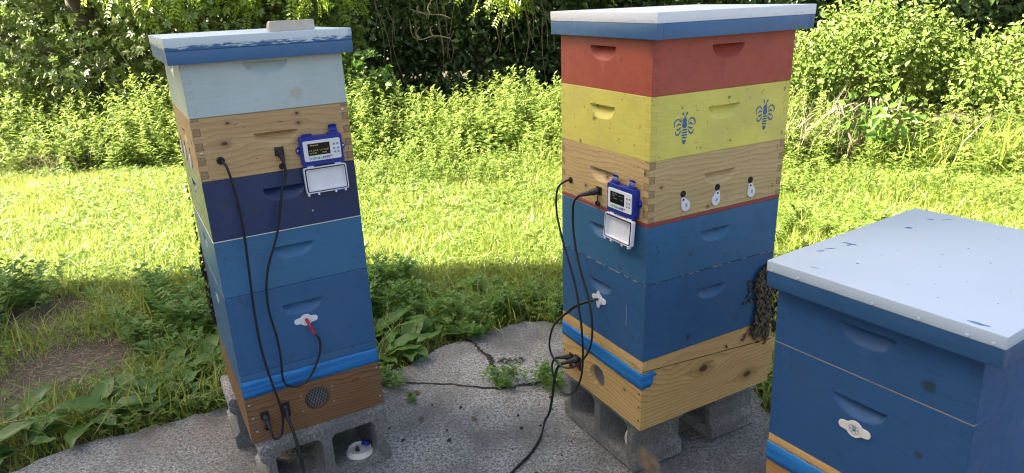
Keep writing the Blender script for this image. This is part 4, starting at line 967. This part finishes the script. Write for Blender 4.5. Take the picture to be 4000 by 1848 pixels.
for k in range(26):
    x = random.uniform(1350, 2160); y0 = random.uniform(-60, 120); ln = random.uniform(120, 260); a = random.uniform(-50, 50)
    twigset('hanging_vine', 'thin brown vine hanging in the shade of the dark trees', [[A_(x, y0, 8.9), A_(x+a*.3+random.uniform(-25, 25), y0+ln*.5, 8.9), A_(x+a, y0+ln, 8.9)]], .005, M_twig, 'vine', 'thin vines hanging in the dark hedgerow')
# ------------------------------------------------------------ bramble mounds on the right
def mound(label, x, y, ells, ncl, nl, L, mat, kind='oval', name='bramble_bush', **kw):
    root = empty(name, T((x, y, 0)))
    mb = MB()
    for e in ells:
        for q in range(5): mb.tube([(e[0]*.4, e[1]*.4, -.05), (e[0]*.7+random.uniform(-.2, .2), e[1], e[2]*.8+.2), (e[0]+random.uniform(-.5, .5)*e[3], e[1]+random.uniform(-.5, .5)*e[4], e[2]+random.uniform(.2, .9)*e[5])], [.012, .009, .004], 5, True, 4)
    mb.build('stems', M_twig, root)
    V, Fq, rr = merge(clump_crown(ells, ncl, nl, L, kind, **kw)); link('foliage', quadmesh('foliage', V, Fq, rr, mat), None, root); tag(root, label, 'bush'); return root
mound('tall sunlit bramble mound rising right of the middle stack', 3.45, 6.9, [(0, 0, .55, .75, .6, .6), (-.5, .1, .45, .6, .6, .55), (.35, .0, .75, .55, .5, .5), (.05, .1, .95, .40, .45, .42), (-.6, 0, .72, .35, .4, .32)], 250, 46, .056, M_rose, clr=.17, droop=.1)
mound('sunlit bramble mound at the right edge behind the tall grass', 5.0, 6.5, [(0, 0, .5, .8, .6, .5), (.7, 0, .45, .7, .6, .5), (-.5, .1, .55, .6, .5, .45), (1.6, 0, .5, .8, .6, .55)], 250, 46, .056, M_rose, clr=.17, droop=.1)
mound('low leafy bush with upright bright leaves right of the left stack cover', -1.72, 7.9, [(0, 0, .55, .42, .3, .42), (.3, -.1, .35, .38, .3, .32), (-.3, 0, .8, .28, .25, .28)], 60, 22, .10, M_poke, clr=.14, name='leafy_bush', droop=.0)
mound('broad leaved pokeweed in front of the bramble', 3.05, 5.62, [(0, 0, .38, .26, .16, .16), (-.28, 0, .34, .14, .12, .1), (.22, 0, .28, .16, .12, .1)], 20, 7, .11, M_poke, clr=.13, name='pokeweed', droop=.25, zmin=.12)
# ------------------------------------------------------------ weed thicket (uncountable)
def thicket(n, xy, hfun, kind, L, mat, name, label, per=26, wig=.04):
    X, Y = xy(n); H = hfun(X, Y)*rng.uniform(.6, 1.15, n); lean = rng.normal(size=(n, 2))*.22
    Ps, Ds, Ns, Ls, Rs = [], [], [], [], []
    for j in range(per):
        f = (j+.5)/per; f = .12+.88*f; z = H*f
        a = rng.uniform(0, 2*math.pi, n); p = np.stack([X+lean[:, 0]*z+.0*a, Y+lean[:, 1]*z, z-.03], 1)
        up = .25+.9*f**3; D = np.stack([np.cos(a), np.sin(a), np.full(n, up)+rng.normal(size=n)*.25], 1); D = nrmz(D)
        Ps.append(p); Ds.append(D); Ns.append(np.stack([-np.cos(a)*up, -np.sin(a)*up, np.ones(n)], 1)+rng.normal(size=(n, 3))*.35); Ls.append(L*rng.uniform(.7, 1.2, n)*(1.15-.45*f)); Rs.append(np.clip(.25*rng.random(n)+.45*f+.3*rng.random(n), 0, 1))
    P, D, N, l, rr = map(np.concatenate, (Ps, Ds, Ns, Ls, Rs))
    parts = leafset(P, nrmz(D), nrmz(N), l, kind, rr)
    # stems as thin vertical slivers
    b = np.stack([X, Y, np.full(n, -.03)], 1); d = np.stack([lean[:, 0], lean[:, 1], np.ones(n)], 1)
    parts.append(rhombs(b, d, np.tile([[0., -1., .1]], (n, 1))+rng.normal(size=(n, 3))*.3, H, np.full(n, .006), rng.random(n)*.3, 0, 0))
    V, Fq, rr = merge(parts); o = link(name, quadmesh(name, V, Fq, rr, mat), None); tag(o, label, 'weeds', kind='stuff'); return o
def lawn_far(x):                                                    # far edge of the mown grass
    return np.interp(x, [-8, -5.1, -2.5, -.45, 1.0, 2.5, 3.6, 6, 9], [7.6, 6.9, 6.7, 6.3, 6.0, 5.35, 4.85, 4.4, 4.2])
def thx(x0, x1, d0, d1):
    def f(n):
        X = rng.uniform(x0, x1, n); Y = lawn_far(X)+d0+rng.uniform(0, 1, n)**.8*(d1-d0)+rng.normal(size=n)*.05; return X, Y
    return f
def hT(X, Y):
    e = Y-lawn_far(X); b_ = np.interp(X, [-8, -5.4, -4.2, -3, -2, -1, 0, 1, 2.2, 2.6, 4, 8], [.75, .70, .66, .74, .72, .60, .56, .60, .60, .50, .48, .45])
    return b_*np.clip(.42+e*.75, .35, 1)*(1+.15*np.sin(X*3.1+1)+.12*np.sin(X*8.3+2*Y)+.10*np.sin(X*17+Y*5))
thicket(2300, thx(-7.5, 2.6, 0, 1.45), hT, 'lobed', .085, M_mug, 'weed_thicket', 'sunlit thicket of feathery leaved weeds along the far edge of the lawn')
thicket(900, lambda n: (rng.uniform(-2.2, 2.4, n), lawn_far(0)-.05-np.abs(rng.normal(size=n))*.55), lambda X, Y: np.clip(.34-.22*np.abs(Y-6.2), .07, .4)*(1+.4*np.sin(X*5+Y*4)), 'lobed', .05, M_mug, 'lawn_edge_weeds', 'shorter leafy weeds spilling from the thicket onto the lawn between the stacks', per=12)
thicket(700, lambda n: (lambda X: (X, lawn_far(X)-.1-np.abs(rng.normal(size=n))*.5))(rng.uniform(1.5, 6, n)), lambda X, Y: np.full(len(X), .16)*(1+.4*np.sin(X*5+Y*4)), 'lobed', .045, M_mug, 'lawn_edge_weeds', 'low leafy weeds on the lawn in front of the brambles', per=10)
thicket(800, thx(2.3, 8, 0, 1.0), hT, 'lobed', .07, M_mug, 'weed_thicket', 'low sunlit weeds along the lawn edge in front of the brambles', per=18)
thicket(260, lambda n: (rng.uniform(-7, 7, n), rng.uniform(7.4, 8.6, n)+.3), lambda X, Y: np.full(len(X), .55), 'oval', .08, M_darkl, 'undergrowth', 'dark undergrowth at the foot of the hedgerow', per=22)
# ------------------------------------------------------------ grass
def blades(n, X, Y, H, Wd, mat, name, label, leanamp=.55, z0=-.03, kind='stuff', cat='grass', dirbias=None):
    a = rng.uniform(0, 2*math.pi, n); ln = np.abs(rng.normal(size=n))*leanamp+.12
    dx, dy = np.cos(a)*ln, np.sin(a)*ln
    if dirbias is not None: dx += dirbias[0]; dy += dirbias[1]
    fa = rng.uniform(0, math.pi, n); sx, sy = np.cos(fa)*Wd*.5, np.sin(fa)*Wd*.5
    z = np.full(n, z0)
    def lvl(t, wk):
        cx = X+dx*H*t**1.8; cy = Y+dy*H*t**1.8; cz = z+H*(t-.32*np.minimum(ln, 1.3)*t*t)
        return np.stack([cx-sx*wk, cy-sy*wk, cz], 1), np.stack([cx+sx*wk, cy+sy*wk, cz], 1)
    a0, b0 = lvl(0, .8); a1, b1 = lvl(.5, 1); t_, _ = lvl(1, 0)
    V = np.stack([a0, b0, a1, b1, t_], 1).reshape(-1, 3); o = np.arange(n)[:, None]*5
    Fq = np.concatenate([o+np.array([[0, 1, 3]]), o+np.array([[0, 3, 2]]), o+np.array([[2, 3, 4]])], 0)
    rn = rng.random(n)
    ob = link(name, quadmesh(name, V, Fq, np.repeat(rn, 5), mat), None); tag(ob, label, cat, kind=kind); return ob
def patchn(X, Y):                                                   # cheap smooth noise
    return .5+.25*np.sin(X*2.3+Y*1.1+.7)+.25*np.sin(Y*3.1-X*1.7+2)+.12*np.sin(X*7.1+Y*5.3)
def bare(X, Y):                                                     # bare earth patch on the left
    return 1.15*np.exp(-(((X+1.95)/.40)**2+((Y-2.74)/.30)**2))+1.1*np.exp(-(((X+2.5)/.45)**2+((Y-3.35)/.28)**2))+.9*np.exp(-(((X+2.25)/.3)**2+((Y-2.35)/.2)**2))
def field(n, y0, y1):
    Y = y0+(y1-y0)*rng.random(n)**1.05; hw = Y*.80+.5; X = rng.uniform(-1, 1, n)*hw+.1
    k = ~in_slab(X, Y) & (Y < lawn_far(X)+.35); return X[k], Y[k]
X, Y = field(270000, 1.7, 7.3); k = (rng.random(len(X)) > bare(X, Y)*1.05) & (rng.random(len(X)) < np.interp(Y, [0, 3.0, 3.5], [.45, .55, 1])); X, Y = X[k], Y[k]
H = .045+.075*rng.random(len(X))+.075*patchn(X, Y)*rng.random(len(X)); H *= np.interp(Y, [2, 2.8, 3.4, 4.2, 7], [.7, .85, 1.05, .85, .65])
blades(len(X), X, Y, H, rng.uniform(.003, .0075, len(X))*np.interp(Y, [2, 4, 7], [.8, 1, 1.3]), M_grass, 'lawn_grass', 'mown yellow green grass of the lawn', leanamp=.75)
X, Y = field(34000, 2.0, 6.6); k = (patchn(X*1.7, Y*1.9) > .48) & (rng.random(len(X)) > bare(X, Y)*1.2); X, Y = X[k], Y[k]
blades(len(X), X, Y, rng.uniform(.12, .24, len(X))*np.interp(Y, [2, 4, 6], [1.1, .9, .6]), rng.uniform(.004, .007, len(X)), M_grass, 'tall_grass_tufts', 'longer grass tufts scattered over the lawn', leanamp=.8)
# clover and small weeds in the lawn
X, Y = field(95000, 2.1, 7.2); k = (patchn(X*1.3+3, Y*1.5) > .35) & (rng.random(len(X)) > bare(X, Y)*1.1); X, Y = X[k], Y[k]; n = len(X)
P = np.stack([X, Y, -.03+rng.uniform(.015, .085, n)], 1); D = rand_dirs(n); D[:, 2] = np.abs(D[:, 2])*.4; N = nrmz(rand_dirs(n)*.5+np.array([0, 0, 1.]))
V, Fq, rr = merge(leafset(P, nrmz(D), N, rng.uniform(.018, .046, n), 'lobed', rng.random(n))); tag(link('lawn_clover', quadmesh('lawn_clover', V, Fq, rr, M_clover), None), 'clover and small leafy weeds growing through the lawn', 'clover', kind='stuff')
# dry straw lying on the bare earth
n = 4200; X = -2.15+rng.normal(size=n)*.5; Y = 2.95+rng.normal(size=n)*.35; k = ~in_slab(X, Y); X, Y = X[k], Y[k]; n = len(X)
D = rand_dirs(n); D[:, 2] *= .12; V, Fq, rr = rhombs(np.stack([X, Y, np.full(n, -.022)], 1), D, np.tile([[0, 0, 1.]], (n, 1)), rng.uniform(.02, .07, n), np.full(n, .002), rng.random(n), 0, 0)
tag(link('dry_straw', quadmesh('dry_straw', V, Fq, rr, M_straw), None), 'dry straw littering the bare earth at the left', 'straw', kind='stuff')
# tall grasses and dry stalks before the brambles
def tuft(label, x, y, n, h, spread, mat, name='tall_grass', lean=.45, wd=.010, bias=None):
    X = x+rng.normal(size=n)*spread; Y = y+rng.normal(size=n)*spread*.5
    ob = blades(n, X-x, Y-y, rng.uniform(.55, 1.1, n)*h, rng.uniform(.5, 1.1, n)*wd, mat, name, label, leanamp=lean, kind=None, cat='grass clump', dirbias=bias); ob.location = (x, y, 0); return ob
tuft('tall arching green grass clump in front of the right bramble', 4.0, 5.05, 190, .50, .22, M_grass, lean=.6, wd=.014)
tuft('tall grass clump near the right edge of the photo', 3.75, 5.35, 150, .55, .30, M_grass, lean=.5, wd=.013)
tuft('green grass clump beside the pokeweed', 3.35, 5.45, 120, .38, .22, M_grass, lean=.55, wd=.011)
tuft('grass clump at the base of the thicket left of the middle stack', .55, 6.15, 140, .36, .22, M_grass, lean=.6, wd=.010)
tuft('pale dry stalks standing right behind the yellow box', 2.50, 5.7, 170, .70, .20, M_straw, 'dry_stalks', lean=.26, wd=.005, bias=(.25, 0))
tuft('faded dry stalks inside the left thicket', -4.7, 6.95, 160, .40, .30, M_straw, 'dry_stalks', lean=.5, wd=.007)
# ------------------------------------------------------------ broad leaved weeds along the slab
def dock_mesh(seed, nl=8, L=.14, wd=.42, lift=.55):
    rr_ = random.Random(seed); V = []; Fc = []; Rn = []
    for q in range(nl):
        a = rr_.uniform(0, 6.283); l = L*rr_.uniform(.65, 1.15); el = rr_.uniform(.25, 1.0)*lift*1.4; n0 = len(V); rv = rr_.random(); st = .35*l
        wob = rr_.uniform(-.2, .2)
        for i in range(8):
            t = i/7; rad = st*.6+l*t*math.cos(el*(1-.6*t)); zz = .01+st*.4*math.sin(el)+l*math.sin(el)*(t-.62*t*t)+.004*math.sin(t*9+q)
            wv = l*wd*.5*(math.sin(math.pi*min(1, (t*.92+.04))**.8))
            for j, s_ in enumerate((-1, -.5, 0, .5, 1)):
                x = rad; y = s_*wv; z = zz+abs(s_)*wv*.28+.004*math.sin(t*22+j*2+q)*abs(s_); aa = a+wob*t
                V.append((x*math.cos(aa)-y*math.sin(aa), x*math.sin(aa)+y*math.cos(aa), z)); Rn.append(min(1, rv*.8+.25*(1-abs(s_)*2 if abs(s_) < .3 else 0)))
        for i in range(7):
            for j in range(4): k0 = n0+i*5+j; Fc.append((k0, k0+5, k0+6, k0+1))
        n1_ = len(V); ca, sa = math.cos(a), math.sin(a); tip = (st*.6*ca, st*.6*sa, .01+st*.4*math.sin(el))
        V += [(0.002*sa, -.002*ca, 0), (-.002*sa, .002*ca, 0), (tip[0]-.002*sa, tip[1]+.002*ca, tip[2]), (tip[0]+.002*sa, tip[1]-.002*ca, tip[2])]; Rn += [.9]*4; Fc.append((n1_, n1_+1, n1_+2, n1_+3))
    me = quadmesh('dock', np.array(V), np.array(Fc), np.array(Rn), M_dock)
    for p in me.polygons: p.use_smooth = True
    return me
DM = [dock_mesh(i, 6+i % 4, .12+.02*(i % 3)) for i in range(6)]
dl = [(-2.05, 1.86, 1.2), (-1.92, 2.0, 1.25), (-1.78, 2.10, 1.1), (-1.62, 2.24, 1.0), (-1.50, 2.30, 1.1), (-1.36, 2.38, 1.0), (-1.22, 2.44, 1.1), (-1.08, 2.52, 1.1), (-1.18, 2.66, 1.2), (-1.02, 2.74, 1.2), (-1.34, 2.60, 1.1), (-1.55, 2.46, .9), (-1.9, 2.25, 1.0), (-2.15, 2.05, 1.1), (-1.58, 2.75, .9), (-2.3, 1.85, 1.2), (-1.15, 2.85, 1.0), (-1.45, 2.52, 1), (-1.28, 2.50, .9)]
dm = [(-.60, 2.62, 1.1), (-.48, 2.70, 1.2), (-.36, 2.80, 1.1), (-.55, 2.85, 1.3), (-.68, 2.78, 1.2), (-.25, 2.90, .9), (-.40, 2.98, 1.1), (-.60, 3.02, 1.2), (-.15, 3.06, .9), (.05, 3.10, 1.0), (.16, 3.04, 1.0), (-.75, 2.98, 1.0), (.22, 3.2, 1.0), (-.72, 2.55, .9), (-.35, 3.25, .9)]
ORD = 'first second third fourth fifth sixth seventh eighth ninth tenth eleventh twelfth thirteenth fourteenth fifteenth sixteenth seventeenth eighteenth nineteenth twentieth'.split()
def docks(L, where, grp):
    L = sorted(L, key=lambda q: q[0]/q[1])
    for i, (x, y, s_) in enumerate(L):
        o = bpy.data.objects.new('dock_plant', random.choice(DM)); C.objects.link(o); o.location = (x, y, -.01); o.rotation_euler = (0, 0, random.uniform(0, 6.28)); o.scale = (s_*1.1,)*3; tag(o, ('%s, %s from the left' % (where, ORD[min(i, 19)])) if len(L) > 2 else ('larger ' if s_ > .75 else 'smaller ')+where, 'weed', grp)
docks(dl, 'dock plant at the slab edge left of the left stack', 'dock plants left of the left stack')
docks(dm, 'dock plant at the slab edge between the tall stacks', 'dock plants between the stacks')
docks([(.93, 2.20, .7), (1.0, 2.32, .8)], 'broad leaved plant behind the middle stack blocks', 'dock plants behind the middle stack')
# feathery weeds in the shade, as single plants
def feather_mesh(seed, h=.22, n=7, per=12, L=.06):
    st = rng.normal(size=(n, 2))*.035; Hh = h*rng.uniform(.6, 1.1, n); ln = rng.normal(size=(n, 2))*.35; parts = []
    for j in range(per):
        f = .15+.85*(j+.5)/per; a = rng.uniform(0, 6.28, n); z = Hh*f
        p = np.stack([st[:, 0]+ln[:, 0]*z, st[:, 1]+ln[:, 1]*z, z], 1); up = .2+.6*f*f; D = nrmz(np.stack([np.cos(a), np.sin(a), np.full(n, up)], 1))
        parts += leafset(p, D, nrmz(np.stack([-np.cos(a)*up, -np.sin(a)*up, np.ones(n)], 1)), L*rng.uniform(.7, 1.2, n)*(1.1-.3*f), 'lobed', rng.random(n))
        a2 = a+2.6; D2 = nrmz(np.stack([np.cos(a2), np.sin(a2), np.full(n, up)], 1)); parts += leafset(p, D2, nrmz(np.stack([-np.cos(a2)*up, -np.sin(a2)*up, np.ones(n)], 1)), L*rng.uniform(.6, 1.1, n), 'lobed', rng.random(n))
    d = np.stack([ln[:, 0], ln[:, 1], np.ones(n)], 1); parts.append(rhombs(np.stack([st[:, 0], st[:, 1], np.zeros(n)], 1), d, np.tile([[0., -1, .2]], (n, 1)), Hh, np.full(n, .004), rng.random(n), 0, 0))
    V, Fq, rr = merge(parts); return quadmesh('feathery', V, Fq, rr, M_mugS)
FM = [feather_mesh(i) for i in range(5)]; FS = [feather_mesh(i, .08, 9, 6, .035) for i in range(3)]
def feathers(L, where, grp, ms=FM, mat=None):
    Vs, Fs, Rs = [], [], []; k = 0
    for (x, y, s_) in L:
        me = random.choice(ms); n_ = len(me.vertices); V = np.empty(n_*3, np.float32); me.vertices.foreach_get('co', V); V = V.reshape(-1, 3)*s_
        r_ = np.empty(n_, np.float32); me.attributes['rnd'].data.foreach_get('value', r_); f_ = np.empty(len(me.polygons)*3, np.int32); me.loops.foreach_get('vertex_index', f_)
        a = random.uniform(0, 6.28); c, sn = math.cos(a), math.sin(a); V = np.stack([V[:, 0]*c-V[:, 1]*sn+x, V[:, 0]*sn+V[:, 1]*c+y, V[:, 2]-.025], 1)
        Vs.append(V); Fs.append(f_.reshape(-1, 3)+k); Rs.append(r_); k += n_
    tag(link('feathery_weeds', quadmesh('feathery_weeds', np.concatenate(Vs), np.concatenate(Fs), np.concatenate(Rs), mat or M_mugS)), where, 'weeds', kind='stuff')
fl = [(-1.25+random.gauss(0, .28), 3.25+random.gauss(0, .22), random.uniform(.8, 1.2)) for _ in range(46)]+[(-2.75+random.gauss(0, .15), 2.9+random.gauss(0, .35), 1.0) for _ in range(16)]+[(-1.55+random.gauss(0, .15), 2.95+random.gauss(0, .12), .7) for _ in range(8)]
feathers([p for p in fl if not in_slab(np.array([p[0]]), np.array([p[1]]))[0]], 'carpet of feathery green weeds in the shade left of the left stack', 'feathery weeds left of the left stack')
fm = [(random.uniform(-.8, .3), random.uniform(2.95, 3.3), random.uniform(.4, .75)) for _ in range(26)]+[(-.20, 2.92, .7), (-.12, 2.96, .7), (-.28, 2.86, .6)]
feathers([p for p in fm if not in_slab(np.array([p[0]]), np.array([p[1]]))[0]], 'carpet of feathery green weeds in the shade between the two tall stacks', 'feathery weeds between the stacks')
feathers([(1.5+random.gauss(0, .5), 3.9+random.gauss(0, .5), .8) for _ in range(26)], 'feathery green weeds in the lawn right of the middle stack', 'feathery weeds right of the middle stack', mat=M_mug)
o = None
for (x, y, s_, ms, lb) in ((-.60, 2.43, 1.0, FS, 'leafy green weed creeping onto the slab beside the left stack'), (-.68, 2.40, 1.1, FS, 'leafy weed at the slab edge touching the left stack block'), (-.5, 2.40, .7, FS, 'small leafy sprig at the outer end of the slab weeds'),
                       (-.088, 2.40, .8, FS, 'slender weed growing out of the vertical crack in the slab'), (-.084, 2.35, .6, FS, 'small weed where the two cracks meet'), (.10, 2.36, .9, FS, 'bright green weed at the foot of the middle stack block'), (.15, 2.33, .9, FS, 'bright weed tucked against the middle stack block'),
                       (-.16, 2.78, 1.0, FS, 'weed growing from the slab edge at the top of the crack'), (-.405, 2.28, .35, FS, 'tiny weed alone on the open concrete')):
    o = bpy.data.objects.new('leafy_weed', random.choice(ms)); C.objects.link(o); o.location = (x, y, .001); o.scale = (s_,)*3; o.rotation_euler = (0, 0, random.uniform(0, 6)); tag(o, lb, 'weed')
# fallen leaves and crumbs on the slab
lf = plain('dead_leaf', (.13, .07, .035), .8, var=.4); lc = plain('crumb', (.035, .028, .02), .9)
for i, (x, y, r_) in enumerate(((-.56, 2.36, .016), (-.40, 2.33, .018), (-.17, 2.14, .016), (-.36, 2.15, .012))):
    ob = MB().add([(0, -r_, .002), (r_*.6, -r_*.2, .008), (r_*.3, r_, .003), (-r_*.5, r_*.5, .009), (-r_*.6, -r_*.4, .002)], [(0, 1, 2), (0, 2, 3), (0, 3, 4)]).build('dead_leaf', lf, None, T((x, y, .003)) @ Matrix.Rotation(i*1.7, 4, 'Z')); tag(ob, 'small brown dead leaf on the concrete between the stacks', 'leaf', 'dead leaves on the slab')
for i in range(26):
    x, y, r_ = random.uniform(-1.1, .2), random.uniform(1.75, 2.35), random.uniform(.003, .007)
    if -.85 < x < -.2 and y < 2.05 and i % 2: x += .5
    mb = MB(); 
    for q in range(3): mb.box(random.uniform(-r_, 0), random.uniform(-r_, 0), .0, random.uniform(.1, 1)*r_, random.uniform(.1, 1)*r_, r_*random.uniform(.6, 1.2), r_*.2)
    ob = mb.build('dirt_crumb', lc, None, T((x, y, .0015)) @ Matrix.Rotation(i*.9, 4, 'Z')); tag(ob, 'dark crumb of dirt lying on the concrete', 'dirt crumb', 'dirt crumbs scattered on the slab')
for i, (x, y, L_, a) in enumerate(((.20, 1.98, .07, .6), (.245, 1.93, .05, -.5), (.28, 1.90, .09, .9), (.16, 2.02, .06, 2.1), (.31, 1.84, .07, -.9), (.62, 1.97, .10, .2), (-.02, 2.44, .10, -.7), (.55, 1.90, .06, 1.2))):
    ob = MB().tube([(-L_/2, 0, .002), (0, L_*.06, .005), (L_/2, -.002, .002)], .0009, 5, True, 4).build('fallen_straw', M_straw2, None, T((x, y, .001)) @ Matrix.Rotation(a, 4, 'Z')); tag(ob, 'dry straw stem lying on the concrete', 'straw', 'straw stems on the slab')
wl = MB()
V, Fq, rr = merge([rhombs(np.array([[.012*i, .006*math.sin(i*2), .004+.004*(i % 2)] for i in range(-4, 6)]), rand_dirs(10)*np.array([1, 1, .2]), np.tile([[0, .2, 1.]], (10, 1)), np.full(10, .035), np.full(10, .014), rng.random(10), .5, .4)])
ob = link('wilted_sprig', quadmesh('wilted', V, Fq, rr, leafmat('wilted', (.10, .15, .08), (.22, .28, .16), trans=.1)), None); ob.location = (-.035, 2.545, .002); tag(ob, 'wilted grey green sprig lying on the slab beside the crack', 'sprig')
# ------------------------------------------------------------ unseen building added on the left to cast shade over the stacks
def shade_building():
    root = empty('shade_building', T((-7.5, 3.98, 0)))
    s = NT('siding'); x, y, z = s.xyz(); fr = s.ma('FRACT', s.ma('MULTIPLY', z, 8)); s.bump(fr, .6, .02)
    s.fin(s.mix(s.ramp(s.noise(s.co(), 3, 3), .3, .7), (.50, .49, .46), (.58, .57, .53)), .6)
    MB().box(-8, -14, -.05, 0, 0, 11.2).build('wall', s.m, root)
    r_ = MB(); r_.add([(-8.4, -14.4, 11.203), (.05, -14.4, 11.203), (.05, .0, 11.203), (-8.4, .0, 11.203), (-4.2, -14.4, 13.5), (-4.2, .0, 13.5)], [(0, 3, 2, 1), (0, 4, 5, 3), (1, 2, 5, 4), (0, 1, 4), (2, 3, 5)]); r_.build('roof', plain('shingle', (.10, .10, .11), .9, bump=.5, sc=8), root)
    for yy in (-2.5, -6, -10):
        for zz in (1.0, 4.2, 7.6): 
            wn = MB().box(-.001, yy-.6, zz, .05, yy+.6, zz+1.5, .004).build('window', M_plastW, root); MB().box(.052, yy-.52, zz+.08, .054, yy+.52, zz+1.42).build('pane', M_screen, wn)
    tag(root, 'pale three storey building added out of view to shade the slab', 'shade_building')
shade_building()
